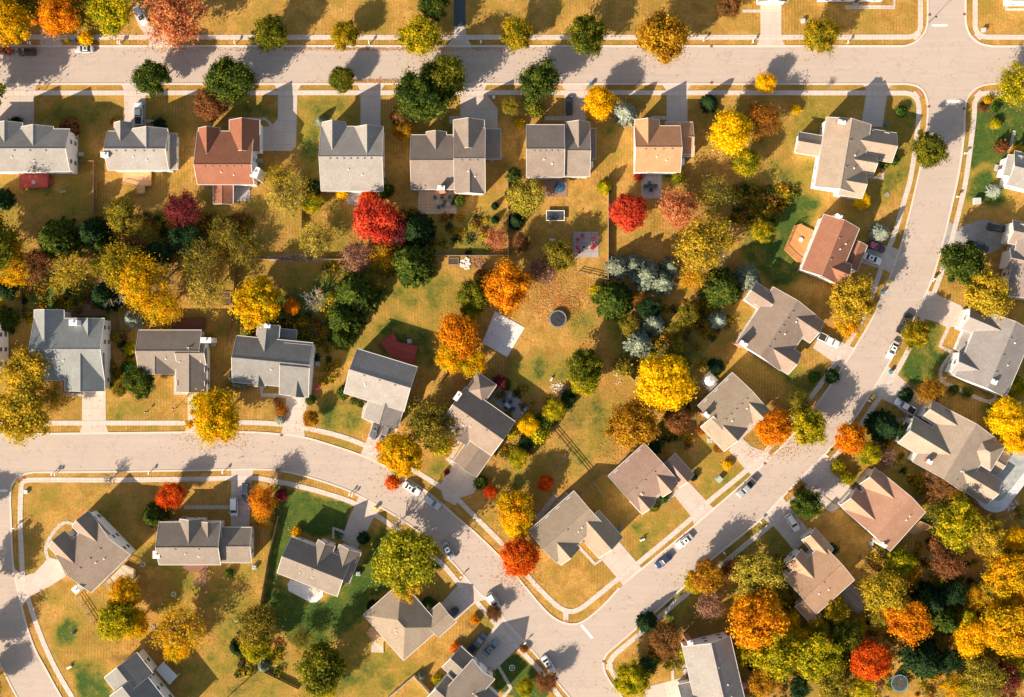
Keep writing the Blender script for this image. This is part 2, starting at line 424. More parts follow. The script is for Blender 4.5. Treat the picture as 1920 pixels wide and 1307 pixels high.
wlow = nt.nodes.new('ShaderNodeMath'); wlow.operation = 'MULTIPLY'; nt.links.new(ramp(nt, wv.outputs['Fac'], 0.2, 0.8, 0, 0.42), wlow.inputs[0]); nt.links.new(ramp(nt, noise(nt, 0.05, 2, 0.5, p), 0.45, 0.6, 0, 1), wlow.inputs[1])
wv.inputs['Detail'].default_value = 1.0
base = mixc(nt, wlow.outputs[0], base, (0.20, 0.12, 0.02))
grn = mixc(nt, ramp(nt, fine, 0.3, 0.7), (0.022, 0.055, 0.012), (0.07, 0.115, 0.02))
grn = mixc(nt, ramp(nt, mid, 0.45, 0.7, 0, 0.6), grn, (0.13, 0.14, 0.02))
def thr(ch, src, w=0.5):
    a = nt.nodes.new('ShaderNodeMath'); a.operation = 'ADD'; nt.links.new(sp.outputs[ch], a.inputs[0])
    nt.links.new(ramp(nt, src, 0.25, 0.75, -w/2, w/2), a.inputs[1]); return a.outputs[0]
olv = mixc(nt, ramp(nt, fine, 0.3, 0.7), (0.17, 0.135, 0.022), (0.31, 0.215, 0.036))
gv = thr(0, clump, 0.6)
c = mixc(nt, ramp(nt, gv, 0.12, 0.5), base, olv)
c = mixc(nt, ramp(nt, gv, 0.5, 0.95), c, grn)
lit = mixc(nt, ramp(nt, vfine, 0.3, 0.7), (0.30, 0.11, 0.03), (0.60, 0.27, 0.09))
c = mixc(nt, ramp(nt, thr(1, fine, 0.7), 0.35, 1.0, 0, 0.7), c, lit)
mul = mixc(nt, ramp(nt, vfine, 0.3, 0.7), (0.05, 0.03, 0.018), (0.17, 0.10, 0.05))
c = mixc(nt, ramp(nt, thr(2, fine, 0.7), 0.35, 0.95, 0, 0.85), c, mul)
nt.links.new(c, b.inputs['Base Color']); b.inputs['Roughness'].default_value = 0.95; b.inputs['Specular IOR Level'].default_value = 0.1
hh = mixc(nt, 0.5, fine, vfine); bump(nt, b, hh, 0.9, 0.25)
gme.materials.append(gm)
go = bpy.data.objects.new('ground', gme); COL.objects.link(go); tag(go, kind='structure')

# ---- roads --------------------------------------------------------
def road_mat(key, ang):
    m, nt, b = newmat('road_surface_' + key); p = wpos(nt)
    f1 = noise(nt, 3.5, 6, 0.8, p); f2 = noise(nt, 0.09, 4, 0.6, p); f4 = noise(nt, 12, 2, 0.9, p)
    mp = nt.nodes.new('ShaderNodeMapping'); nt.links.new(p, mp.inputs['Vector']); mp.inputs['Rotation'].default_value = (0, 0, ang)
    mp.inputs['Scale'].default_value = (0.04, 1.1, 1); f3 = noise(nt, 1.0, 3, 0.6, mp.outputs[0])
    a = mixc(nt, ramp(nt, f1, 0.25, 0.75), (0.365, 0.29, 0.245), (0.47, 0.378, 0.318))
    a = mixc(nt, ramp(nt, f2, 0.4, 0.65, 0, 0.5), a, (0.38, 0.31, 0.268))
    a = mixc(nt, ramp(nt, f3, 0.45, 0.7, 0, 0.4), a, (0.47, 0.385, 0.345))
    a = mixc(nt, ramp(nt, f4, 0.6, 0.8, 0, 0.35), a, (0.24, 0.2, 0.18))
    vo = nt.nodes.new('ShaderNodeTexVoronoi'); vo.feature = 'DISTANCE_TO_EDGE'; vo.inputs['Scale'].default_value = 0.13
    wq = nt.nodes.new('ShaderNodeVectorMath'); wq.operation = 'ADD'; nq = nt.nodes.new('ShaderNodeTexNoise'); nq.inputs['Scale'].default_value = 0.5
    nt.links.new(p, nq.inputs['Vector']); nt.links.new(p, wq.inputs[0]); sc_ = nt.nodes.new('ShaderNodeVectorMath'); sc_.operation = 'SCALE'; sc_.inputs['Scale'].default_value = 3.0
    nt.links.new(nq.outputs['Color'], sc_.inputs[0]); nt.links.new(sc_.outputs[0], wq.inputs[1]); nt.links.new(wq.outputs[0], vo.inputs['Vector'])
    a = mixc(nt, ramp(nt, vo.outputs['Distance'], 0.0, 0.012, 0.38, 0.0), a, (0.2, 0.17, 0.15))
    f6 = noise(nt, 0.35, 3, 0.6, p, 0.8); a = mixc(nt, ramp(nt, f6, 0.58, 0.7, 0, 0.22), a, (0.26, 0.215, 0.19))
    nt.links.new(a, b.inputs['Base Color']); b.inputs['Roughness'].default_value = 0.9; b.inputs['Specular IOR Level'].default_value = 0.2
    return m
RM_H = road_mat('straight', 0); RM_B = road_mat('diagonal', math.radians(40)); RM_C = road_mat('curve', math.radians(-35))
sheet('road', [(-3000,88),(5000,88),(5000,156),(-3000,156)], 0.020, RM_H)
nbl = [(1741,-900),(1741,0),(1741,35),(1738,54),(1729,70),(1714,82),(1696,88.5)]
nbr = [(1862,88.5),(1840,84),(1822,72),(1812,54),(1809,35),(1809,0),(1809,-900)]
nbl_s = cat_rom(nbl, 5); nbr_s = cat_rom(nbr, 5)
sheet('road', nbl_s + nbr_s, 0.026, road_mat('side', math.radians(90)))
bl = [(1696,155.5),(1714,158),(1728,165),(1737,178),(1741,196),(1740,230),(1736,262),(1728,310),(1714,372),(1702,420),(1686,476),(1672,515),(1655,554),(1638,595),(1617,632),(1578,694),(1538,752),(1502,800),(1460,845),(1400,902),(1331,962),(1301,988),(1205,1067),(1168,1097)]
br_ = [(1868,155.5),(1845,158),(1825,168),(1812,185),(1808,202),(1806,250),(1797,320),(1786,372),(1776,415),(1762,470),(1750,512),(1733,554),(1712,595),(1690,636),(1663,684),(1624,748),(1590,798),(1548,848),(1514,882),(1473,923),(1428,970),(1380,1010),(1327,1053),(1293,1088),(1200,1170),(1150,1213)]
bls = cat_rom(bl, 7); brs = cat_rom(br_, 7)
sheet('road', bls + brs[::-1], 0.032, RM_B)
ct = [(-3000,815),(0,815),(350,812),(432,811.5),(484,812.5),(528,816),(572,822),(614,834),(666,851),(702,866),(740,886),(765,901),(799,923),(830,948),(851,967),(890,1000),(939,1048),(981,1098),(1020,1144),(1040,1161),(1060,1170),(1080,1171.5),(1101,1162),(1132,1136),(1168,1097)]
cb = [(-3000,885),(0,884.5),(55,884),(200,883),(380,880),(489,878.5),(530,882),(575,892),(640,913),(674,928),(715,950),(760,977),(812,1016),(856,1060),(890,1100),(916,1126),(952,1168),(981,1199),(1017,1240),(1046,1278),(1072,1310),(1150,1420),(1700,2200)]
cts = cat_rom(ct, 7); cbs = cat_rom(cb, 7)
er = [(1150,1213),(1136,1226),(1130,1242),(1132,1258),(1142,1278),(1168,1312),(1240,1420),(1790,2200)]
ers = cat_rom(er, 5)
sheet('road', cts + ers + cbs[::-1], 0.038, RM_C)
dr = [(62,884),(42,889),(28,898),(20,912),(18,930),(19,967),(22,1045),(27,1084),(36,1123),(49,1175),(65,1219),(86,1258),(112,1305),(170,1400),(600,2100)]
dl = [(-48,884),(-49,1000),(-42,1090),(-25,1170),(0,1238),(34,1307),(90,1400),(520,2100)]
drs = cat_rom(dr, 6); dls = cat_rom(dl, 6)
sheet('road', drs + dls[::-1], 0.044, road_mat('west', math.radians(-75)))
MARK = speck('road_paint', (0.72, 0.69, 0.66), 0.12, 5)
def bar(x0, y0, x1, y1, w):
    dx, dy = x1-x0, y1-y0; L = math.hypot(dx, dy); ox, oy = -dy/L*w/2, dx/L*w/2
    sheet('stop_line', [(x0+ox,y0+oy),(x1+ox,y1+oy),(x1-ox,y1-oy),(x0-ox,y0-oy)], 0.052, MARK)
bar(1747,47.5,1776,47.5,4); bar(1775,189.5,1805,190.5,5); bar(1090,1172,1111,1197,4.5); bar(-14,920,14,920,5)

# ---- driveways ----------------------------------------------------
DRV = [
 ('driveway',[(-30,157),(72,157),(64,171),(64,236),(-30,236)],0),
 ('driveway',[(227,157),(283,157),(273,170),(273,236),(233,236),(233,171)],0),
 ('driveway',[(512,156),(567,156),(558,170),(555,275),(546,283),(486,283),(486,240),(509,236),(521,222),(521,170)],0),
 ('driveway',[(668,156),(724,156),(714,170),(714,240),(676,240),(676,170)],0),
 ('driveway',[(858,156),(914,156),(908,170),(914,180),(933,204),(933,262),(863,250),(863,170)],0),
 ('driveway',[(1052,156),(1103,156),(1098,170),(1098,236),(1058,236),(1058,170)],0),
 ('driveway',[(1240,156),(1298,156),(1289,170),(1289,236),(1250,236),(1250,170)],0),
 ('driveway',[(1617,156),(1674,156),(1664,170),(1655,238),(1614,238),(1625,170)],0),
 ('driveway',[(76,89),(77,20),(86,40),(106,64),(113,74),(120,89)],0),
 ('driveway',[(246,12),(270,10),(277,45),(300,64),(310,75),(323,89),(279,89),(280,74),(262,52)],0),
 ('driveway',[(851,50),(873,50),(873,66),(886,89),(835,89),(851,70)],0),
 ('driveway',[(1426,4),(1465,4),(1465,70),(1474,89),(1416,89),(1426,70)],0),
 ('driveway',[(154,730),(198,730),(199,798),(204,813),(149,813),(154,798)],0),
 ('driveway',[(352,738),(378,738),(382,798),(388,811),(346,811),(352,796)],0),
 ('driveway',[(537,744),(578,746),(572,776),(570,800),(572,822),(527,815),(532,797)],0),
 ('driveway',[(699,790),(748,802),(730,830),(708,868),(676,852),(687,828)],17),
 ('driveway',[(850,868),(896,896),(903,897),(900,912),(886,926),(864,933),(853,948),(832,936),(824,911)],35),
 ('driveway',[(1158,1012),(1205,1067),(1169,1098),(1150,1075),(1130,1052),(1136,1035)],48),
 ('driveway',[(1260,923),(1291,903),(1329,944),(1341,955),(1303,987),(1296,968)],48),
 ('driveway',[(1366,844),(1388,821),(1403,834),(1449,853),(1436,868),(1417,889),(1411,893),(1398,880)],46),
 ('driveway',[(1617,472),(1628,455),(1672,463),(1690,470),(1672,514),(1654,503),(1640,501),(1613,492)],22),
 ('driveway',[(1524,652),(1540,625),(1602,652),(1606,652),(1580,692),(1562,678)],30),
 ('driveway',[(1737,543),(1752,550),(1800,572),(1813,583),(1802,613),(1775,613),(1750,602),(1713,592)],22),
 ('driveway',[(1632,737),(1663,684),(1716,733),(1747,762),(1729,787),(1700,777),(1672,757),(1650,746)],31),
 ('driveway',[(1510,884),(1548,848),(1562,888),(1600,915),(1607,930),(1577,952),(1555,935),(1530,918),(1500,899)],42),
 ('driveway',[(1428,970),(1466,929),(1480,950),(1524,1003),(1490,1034),(1475,1015),(1449,985)],48),
 ('driveway',[(1195,1300),(1215,1287),(1262,1275),(1285,1268),(1300,1340),(1180,1340)],-13),
 ('driveway',[(812,1148),(858,1098),(872,1078),(892,1103),(913,1124),(896,1128),(888,1133),(836,1180)],48),
 ('driveway',[(885,1238),(926,1175),(940,1150),(984,1202),(979,1206),(963,1222),(929,1256)],48),
 ('driveway',[(640,1012),(656,967),(667,945),(674,928),(716,951),(702,968),(670,1030)],21),
 ('driveway',[(434,880),(476,879),(472,900),(467,992),(433,985)],0),
 ('driveway',[(22,1060),(43,1080),(65,1074),(92,1045),(110,1050),(124,1080),(92,1100),(58,1117),(40,1138)],30),
]
GRAV = [[(1776,412),(1795,426),(1845,411),(1893,424),(1900,450),(1876,465),(1856,476),(1800,474),(1762,470)]]
DPOLY = [d[1] for d in DRV] + GRAV
for k, (nm, poly, ang) in enumerate(DRV):
    a = round(ang)
    mt = pave_mat('driveway_concrete_%d' % (a % 90), (0.52, 0.43, 0.375), 3.0, 3.0, 0.78, math.radians(a))
    sheet(nm, poly, 0.054 + 0.0004*k, mt)
sheet('driveway', GRAV[0], 0.054, speck('worn_asphalt', (0.26, 0.235, 0.22), 0.3, 3, c2=(0.4, 0.36, 0.33)))
sheet('path', [(851,-60),(872,-60),(873,52),(851,52)], 0.05, speck('dark_asphalt', (0.06, 0.07, 0.085), 0.2, 4))
# ---- kerbs --------------------------------------------------------
KM = speck('kerb_concrete', (0.58, 0.48, 0.42), 0.12, 4)
def kerb(line, side, z=0.12, w=3.2):
    """real step along the road edge, dropped where a driveway crosses"""
    lf = []; 
    for i in range(len(line)-1):
        (x0,y0),(x1,y1) = line[i], line[i+1]; L = math.hypot(x1-x0, y1-y0); n = max(1, min(200, int(L/7)))
        for k in range(n): lf.append((x0+(x1-x0)*k/n, y0+(y1-y0)*k/n))
    lf.append(line[-1])
    lf = [q for q in lf if -400 < q[0] < 2350 and -400 < q[1] < 1750]
    of = offset_line(lf, side*w); ce = offset_line(lf, side*w*0.5)
    m = MB(); vs = []
    for a, o_, c_ in zip(lf, of, ce):
        low = any(in_poly(c_[0], c_[1], d) or in_poly(o_[0]+(o_[0]-a[0])*0.6, o_[1]+(o_[1]-a[1])*0.6, d) for d in DPOLY)
        h = 0.078 if low else z
        g0 = G(*a); g1 = G(*o_)
        vs += [(g0[0],g0[1],-0.02),(g0[0],g0[1],h*0.98),(g1[0],g1[1],h),(g1[0],g1[1],-0.02)]
    fs = []
    for i in range(len(lf)-1):
        for k in range(3): fs.append((4*i+k, 4*i+k+1, 4*i+5+k, 4*i+4+k))
    m.add(vs, fs); o = m.build('kerb', KM); tag(o, kind='structure')
def H(y, a, b): return [(a, y), (b, y)]
kerb(H(88,-400,1696)+nbl_s[::-1][1:], -1)
kerb(nbr_s[::-1]+[(2350,88.5)], -1)
kerb(H(156,-400,1690)+bls, 1)
kerb([(2350,156)]+brs, -1)
kerb([q for q in cts if q[0] > -400][:-1], -1)
kerb(cbs[[i for i,q in enumerate(cbs) if q[0] >= 62][0]:], 1)
kerb(ers, -1)
kerb(drs, -1); kerb(dls, 1)
# ---- sidewalks ----------------------------------------------------
SWM = pave_mat('sidewalk_concrete', (0.56, 0.47, 0.415), 1.5, 1.5, 0.7)
def strip(name, line, w, mat, z, smooth=True, step=7):
    L = cat_rom(line, step) if smooth else line
    a = offset_line(L, w/2); b_ = offset_line(L, -w/2)
    m = MB(); vs = []
    for p0, p1 in zip(a, b_):
        g0 = G(*p0); g1 = G(*p1); vs += [(g0[0],g0[1],-0.02),(g0[0],g0[1],z),(g1[0],g1[1],z),(g1[0],g1[1],-0.02)]
    fs = []
    for i in range(len(L)-1):
        for k in range(3): fs.append((4*i+4+k, 4*i+5+k, 4*i+k+1, 4*i+k))
    n = 4*(len(L)-1); fs += [(0,1,2,3), (n+3,n+2,n+1,n)]
    m.add(vs, fs); o = m.build(name, mat); tag(o, kind='structure'); return o
SWS = [
 [(-600,69.5),(1705,69.5),(1718,66),(1725,56),(1726,40),(1726,-500)],
 [(2600,69.5),(1850,69.5),(1835,65),(1829,54),(1828.5,40),(1828.5,-500)],
 [(-600,174.5),(1698,174.5),(1714,180),(1722,193),(1723,210),(1720,245),(1713,300),(1706,340),(1694,382),(1676,442),(1665,468),(1652,503),(1634,557),(1610,610),(1564,684),(1523,741),(1480,796),(1442,840),(1403,879),(1327,942),(1293,975),(1195,1057),(1158,1086),(1110,1125),(1090,1140),(1074,1146.5),(1058,1144),(1041,1133),(1020,1113),(997,1089),(947,1026),(911,989),(898,976),(856,935),(830,916),(783,886),(740,862),(684,835),(635,817),(575,803),(528,796),(490,793),(442,792),(359,793),(-600,793)],
 [(2600,174.5),(1850,174.5),(1835,180),(1828,192),(1827,210),(1824,240),(1816.5,299),(1811,338),(1801,385),(1791,424),(1780,466),(1765,512),(1751,549),(1728,600),(1705,652),(1676,705),(1650,744),(1616,793),(1569,853),(1546,876),(1527,903),(1475,947),(1449,980),(1400,1020),(1353,1059),(1257,1139),(1200,1188),(1150,1230),(1143,1242),(1146,1256),(1160,1278)],
 [(39,912),(44,903),(54,900),(200,900),(380,898),(470,896),(505,900),(562,912),(614,926),(663,943),(713,971),(760,1005),(828,1057),(864,1098),(895,1130),(908,1145),(945,1187),(984,1227),(1015,1261),(1050,1307),(1120,1400),(1660,2170)],
 [(40,912),(38,967),(40,1030),(43,1079),(52,1120),(78,1196),(104,1253),(135,1307),(190,1400)],
]
for i, l in enumerate(SWS): strip('sidewalk', l, 9.2, SWM, 0.078 + i*0.001)
WLK = pave_mat('path_concrete', (0.50, 0.42, 0.37), 1.2, 1.2, 0.6)
for k, (w, l, s) in enumerate([
 (6,[(428,223),(498,223),(512,238)],0),(6,[(273,227),(287,227),(287,246)],0),(14,[(842,225),(864,225)],0),(7,[(1021,222),(1059,222)],0),
 (6.5,[(1220,221),(1251,221)],0),(6,[(1392,21),(1427,21)],0),(7,[(1585,13.5),(1677,13.5),(1677,-20)],0),(6,[(1930,18),(1887,18),(1887,-20)],0),
 (6.5,[(115,715),(115,740),(154,740)],0),(6,[(329,700),(329,738),(353,738)],0),(8,[(491,724),(491,741),(538,742)],0),
 (8,[(686,755),(681,782),(702,792)],0),(8,[(864,826),(846,858),(838,858),(852,872)],0),
 (6,[(1084,1024),(1116,1058),(1134,1044)],0),(6,[(1230,924),(1241,945),(1266,925)],0),(7,[(1416,795),(1389,822),(1420,852)],0),
 (7,[(1617,474),(1597,510)],0),(7,[(1779,612),(1762,649),(1786,661)],0),(7,[(1786,661),(1768,686),(1763,702),(1768,716),(1785,724),(1830,745),(1855,753),(1866,748),(1868,735)],1),
 (6.5,[(91,1050),(86,1033),(90,1015),(112,985),(127,979),(140,984),(146,996)],1),(6,[(625,1010),(625,990),(645,998)],0),
 (7,[(905,1262),(935,1250),(958,1290),(940,1312)],0),(6,[(1262,1290),(1261,1252),(1292,1248)],0),(6,[(1655,300),(1655,335),(1620,330)],0),
 (7,[(345,951),(434,951)],0),(6,[(1902,245),(1886,312)],0),(8,[(1000,1000),(1045,945),(1065,925)],0)]):
    strip('path', l, w, WLK, 0.070 + 0.0004*k, bool(s))
strip('path', [(1637,768),(1650,781),(1668,789),(1690,788),(1703,781)], 6, pave_mat('stepping_stone', (0.42,0.4,0.37), 0.9, 0.9, 0.3), 0.066)
# corner pads and tactile plates
PAD = speck('tactile_plate', (0.42, 0.17, 0.10), 0.15, 6)
def pad(x, y, w, h, a, nm='sidewalk', mat=None, z=0.088):
    ca_, sa_ = math.cos(math.radians(a)), math.sin(math.radians(a))
    sheet(nm, [(x+u*ca_-v*sa_, y+u*sa_+v*ca_) for u, v in ((-w,-h),(w,-h),(w,h),(-w,h))], z, mat or PAD)
for q in [(1726.5,70,7,2.6,-42),(1828.5,71,7,2.6,42),(1725,174,7,2.6,52),(1827.5,172,7,2.6,-45),(1062,1164,5,2,5),(1134.5,1249,2,5,0),(40,898,5,3,-30)]: pad(*q)
pad(1133,1249,0.1,0.1,0)
for q in [(1061,1155,5,9,0),(1140,1250,9,5,0),(1718,66,8,6,-42),(1836,66,8,6,42),(1716,180,8,6,50),(1836,178,8,6,-45)]: pad(*q, mat=SWM, z=0.083)
DRN = speck('rusty_grate', (0.16, 0.075, 0.05), 0.3, 8)
def drain(x, y, lab):
    g = G(x, y); e = empty('storm_drain', (g[0], g[1], 0.0)); tag(e, lab, 'drain', 'storm drains in the kerbs')
    m = MB(); m.box(-.32,-.28,0.06,.32,.28,0.135); m.build('drain_frame', speck('drain_rim',(0.22,0.11,0.08),0.2,5), e)
    m = MB()
    for k in range(5): m.box(-.24+k*.1,-.2,0.13,-.19+k*.1,.2,0.15)
    m.build('grate', DRN, e)
for x, y, lab in [(1334,87,'rusty kerb drain on the north side of the north street'),(1334,155.5,'rusty kerb drain on the south side of the north street, by the yellow street tree'),
  (1742.5,28,'left kerb drain of the side street at the top, beside the stop line'),(1808,27,'right kerb drain of the side street at the top'),
  (1741,200,'kerb drain left of the lower stop line at the northeast crossing'),(1807.5,204,'kerb drain right of the lower stop line, by the dark green verge'),
  (528,816,'kerb drain beside the driveway of the slate-roofed white house'),(519,882,'kerb drain on the south kerb beside the leafless sapling shadow'),
  (1434,869,'kerb drain in front of the house with the round gazebo umbrella'),(1480,921,'kerb drain beside the letter boxes on the diagonal street'),
  (1132,1240,'kerb drain at the southern corner with the brick-coloured ramp')]:
    drain(x, y, lab)
# ================================================================ HOUSES
CHB = speck('chimney_brick', (0.42, 0.20, 0.13), 0.25, 7)
STONE = speck('garden_stone', (0.42, 0.38, 0.34), 0.25, 4)
FOUND = speck('foundation', (0.35, 0.33, 0.30), 0.15, 4)
DOOR = paint('front_door', (0.16, 0.06, 0.04), 0.5, 0.0)
GDOOR = paint('garage_door', (0.66, 0.62, 0.56), 0.5, 0.0)
_win = None
def window_proto():
    global _win
    if _win is None:
        m = MB(); m.box(-.6,-.05,-.7,.6,.05,-.6); m.box(-.6,-.05,.6,.6,.05,.7); m.box(-.6,-.05,-.6,-.5,.05,.6)
        m.box(.5,-.05,-.6,.6,.05,.6); m.box(-.5,-.035,-.03,.5,.045,.03)
        p = MB(); p.box(-.5,-.03,-.6,.5,.02,.6)
        _win = (m, p)
    return _win
_wm = {}
def add_window(root, x, y, z, nx_, ny_, sc=(1,1)):
    """window with its outward normal (nx, ny)"""
    f, p = window_proto()
    if 'f' not in _wm:
        for k, mb, mt in (('f', f, TRIM), ('p', p, GLASS)):
            me = bpy.data.meshes.new('window' if k == 'f' else 'pane'); me.from_pydata(mb.v, [], mb.f); me.materials.append(mt); _wm[k] = me
    o = bpy.data.objects.new('window', _wm['f']); COL.objects.link(o); o.parent = root
    o.location = (x, y, z); o.rotation_euler = (0, 0, math.atan2(ny_, nx_) - math.pi/2); o.scale = (sc[0], 1, sc[1])
    q = bpy.data.objects.new('pane', _wm['p']); COL.objects.link(q); q.parent = o

def house(label, c, a, roofc, wallc, wings, garage=None, chimneys=(), door=None, cat='house', vents=5, name='house'):
    ca_, sa_ = math.cos(math.radians(a)), math.sin(math.radians(a))
    z0 = wings[0][5]
    bx, by = G(c[0], c[1], z0)
    root = empty(name, (bx, by, 0.0)); tag(root, label, cat, 'detached houses along the streets')
    rm = roof_mat('%02d%02d%02d' % tuple(int(v*100) for v in roofc), roofc)
    wm = siding_mat('%02d%02d%02d' % tuple(int(v*100) for v in wallc), wallc)
    def W(lx, ly, z, ze):   # local px (traced at height ze) -> metres relative to root
        px = c[0] + lx*ca_ - ly*sa_; py = c[1] + lx*sa_ + ly*ca_
        g = G(px, py, ze); return Vector((g[0]-bx, g[1]-by, z))
    R = MB(); F = MB(); Wl = MB(); Fd = MB(); rects = []
    for wi, w in enumerate(wings):
        x0, y0, x1, y1, ax, e, rise = w[:7]; asym = w[7] if len(w) > 7 else 0.5
        rise *= 0.88
        T = 0.16
        if ax in ('y', 'hy'):
            # swap roles: treat u along ridge
            P = lambda u, v, z, e=e: W(v, u, z, e); u0, u1, v0, v1 = y0, y1, x0, x1
        else:
            P = lambda u, v, z, e=e: W(u, v, z, e); u0, u1, v0, v1 = x0, x1, y0, y1
        vm = v0 + (v1-v0)*asym
        ze = e + 0.003*wi; zr = e + rise + 0.003*wi
        half = min(vm-v0, v1-vm)
        if ax[0] == 'h': ru0, ru1 = u0+min(half, (u1-u0)*0.49), u1-min(half, (u1-u0)*0.49)
        else: ru0, ru1 = u0, u1
        A, B, C_, D = (u0,v0),(u1,v0),(u1,v1),(u0,v1)
        top = [P(*A,ze), P(*B,ze), P(*C_,ze), P(*D,ze), P(ru0,vm,zr), P(ru1,vm,zr)]
        bot = [q - Vector((0,0,T)) for q in top]
        fs = [(0,1,5,4),(2,3,4,5),(6,10,11,7),(8,11,10,9)]
        if ax[0] == 'h': fs += [(1,2,5),(3,0,4),(7,11,8),(9,10,6)]; rim = [(0,1),(1,2),(2,3),(3,0)]
        else: rim = [(0,1),(1,5),(5,2),(2,3),(3,4),(4,0)]
        for i, j in rim: fs.append((i, i+6, j+6, j))
        R.add(top+bot, fs)
        # gutters and rake boards, proud of the roof edge
        cen = sum(top[:4], Vector())/4
        for i, j in rim:
            p, q = top[i], top[j]; d = (q-p); d2 = Vector((d.x, d.y, 0)).normalized(); n_ = Vector((d2.y, -d2.x, 0))
            mid = (p+q)/2
            if (Vector((mid.x-cen.x, mid.y-cen.y, 0))).dot(n_) < 0: n_ = -n_
            wd = 0.11 if abs(p.z-q.z) < 0.01 else 0.07
            dz = Vector((0,0,0.015 if wd > .1 else 0.05)); dn = Vector((0,0,-0.15))
            F.add([p+dz-n_*0.03, q+dz-n_*0.03, q+dz+n_*wd, p+dz+n_*wd, p+dn-n_*0.03, q+dn-n_*0.03, q+dn+n_*wd, p+dn+n_*wd],
                  [(0,1,2,3),(7,6,5,4),(0,4,5,1),(1,5,6,2),(2,6,7,3),(3,7,4,0)])
        # ridge cap
        if rise > 0.8:
            rc = MB()
            R.tube(P(ru0,vm,zr+0.0), P(ru1,vm,zr+0.0), 0.09, 0.09, 5)
        # walls
        ins = 3.2 + 0.13*wi
        s1 = rise*ins/max(1, (vm-v0)); s2 = rise*ins/max(1, (v1-vm))
        a0, a1, b0, b1 = u0+ins, u1-ins, v0+ins, v1-ins
        zt1 = ze + s1 - T - 0.03; zt2 = ze + s2 - T - 0.03; ztr = zr - T - 0.05
        if ax[0] == 'h': 
            zt1 = zt2 = ze - T + 0.12; vs = [P(a0,b0,0.25),P(a1,b0,0.25),P(a1,b1,0.25),P(a0,b1,0.25),P(a0,b0,zt1),P(a1,b0,zt1),P(a1,b1,zt1),P(a0,b1,zt1)]
            Wl.add(vs, [(0,1,5,4),(1,2,6,5),(2,3,7,6),(3,0,4,7),(4,5,6,7)])
        else:
            vs = [P(a0,b0,0.25),P(a1,b0,0.25),P(a1,b1,0.25),P(a0,b1,0.25),P(a0,b0,zt1),P(a1,b0,zt1),P(a1,b1,zt2),P(a0,b1,zt2),P(a0,vm,ztr),P(a1,vm,ztr)]
            Wl.add(vs, [(0,1,5,4),(1,2,6,9,5),(2,3,7,6),(3,0,4,8,7),(4,5,9,8),(6,7,8,9)])
        fv = [P(a0-.4,b0-.4,-.1),P(a1+.4,b0-.4,-.1),P(a1+.4,b1+.4,-.1),P(a0-.4,b1+.4,-.1)]
        fv += [q + Vector((0,0,.36)) for q in fv]
        Fd.add(fv, [(0,1,5,4),(1,2,6,5),(2,3,7,6),(3,0,4,7),(4,5,6,7)])
        rects.append((P, a0, a1, b0, b1, (x0,y0,x1,y1), e))
    rf = R.build('roof', rm, root); F.build('gutter', GUT, root); Wl.build('wall', wm, root); Fd.build('foundation', FOUND, root)
    # windows on walls that are not buried in another wing
    def wall_pts(wi, side):
        x0, y0, x1, y1 = wings[wi][:4]; ins = 3.2 + 0.13*wi
        x0 += ins; x1 -= ins; y0 += ins; y1 -= ins
        if side == 0: return (x0,y0),(x1,y0),(0,-1)
        if side == 1: return (x1,y0),(x1,y1),(1,0)
        if side == 2: return (x1,y1),(x0,y1),(0,1)
        return (x0,y1),(x0,y0),(-1,0)
    def clear(lx, ly, wi):
        for k, w in enumerate(wings):
            if k != wi and w[0]+1 < lx < w[2]-1 and w[1]+1 < ly < w[3]-1: return False
        return True
    used = []
    def place(wi, side, lx, ly, z, fn):
        e = wings[wi][5]; p = W(lx, ly, z, e)
        nxl, nyl = {0:(0,-1),1:(1,0),2:(0,1),3:(-1,0)}[side]
        wx = nxl*ca_ - nyl*sa_; wy = nxl*sa_ + nyl*ca_
        fn(p, wx, -wy)
    if garage:
        for (wi, side) in garage:
            a_, b_, n_ = wall_pts(wi, side); mx, my = (a_[0]+b_[0])/2, (a_[1]+b_[1])/2
            L = math.hypot(b_[0]-a_[0], b_[1]-a_[1])/PXM; wd = min(4.9, L*0.8)
            def fn(p, nx_, ny_):
                rz = math.atan2(ny_, nx_) - math.pi/2
                M_ = Matrix.Translation(p) @ Matrix.Rotation(rz, 4, 'Z'); m = MB(); 
                for k in range(4): m.box(-wd/2, -.02, 0.1+k*.55, wd/2, .07, 0.62+k*.55, M_)
                g = m.build('garage_door', GDOOR, root)
                m = MB(); m.box(-wd/2-.15,-.02,.1,-wd/2,.1,2.45,M_); m.box(wd/2,-.02,.1,wd/2+.15,.1,2.45,M_); m.box(-wd/2-.15,-.02,2.3,wd/2+.15,.1,2.45,M_)
                m.build('door_frame', TRIM, g)
            place(wi, side, mx, my, 0, fn); used.append((wi, side))
    nw = 0
    for wi, w in enumerate(wings):
        if w[5] < 2.4: continue
        for side in range(4):
            a_, b_, n_ = wall_pts(wi, side); L = math.hypot(b_[0]-a_[0], b_[1]-a_[1])/PXM
            n = int(L/3.3)
            if L > 2.2: n = max(n, 1)
            for k in range(n):
                t = (k+0.5)/n; lx = a_[0]+(b_[0]-a_[0])*t; ly = a_[1]+(b_[1]-a_[1])*t
                if not clear(lx+n_[0]*4, ly+n_[1]*4, wi) or not clear(lx, ly, wi): continue
                levels = [1.75] if w[5] < 4.3 else [1.75, 4.2]
                if (wi, side) in used: levels = [z for z in levels if z > 3]
                for z in levels:
                    if nw > 26: continue
                    nw += 1
                    place(wi, side, lx, ly, z, lambda p, nx_, ny_: add_window(root, p.x+nx_*.03, p.y+ny_*.03, p.z, nx_, ny_, (1.0, 1.0 if z > 3 else 1.1)))
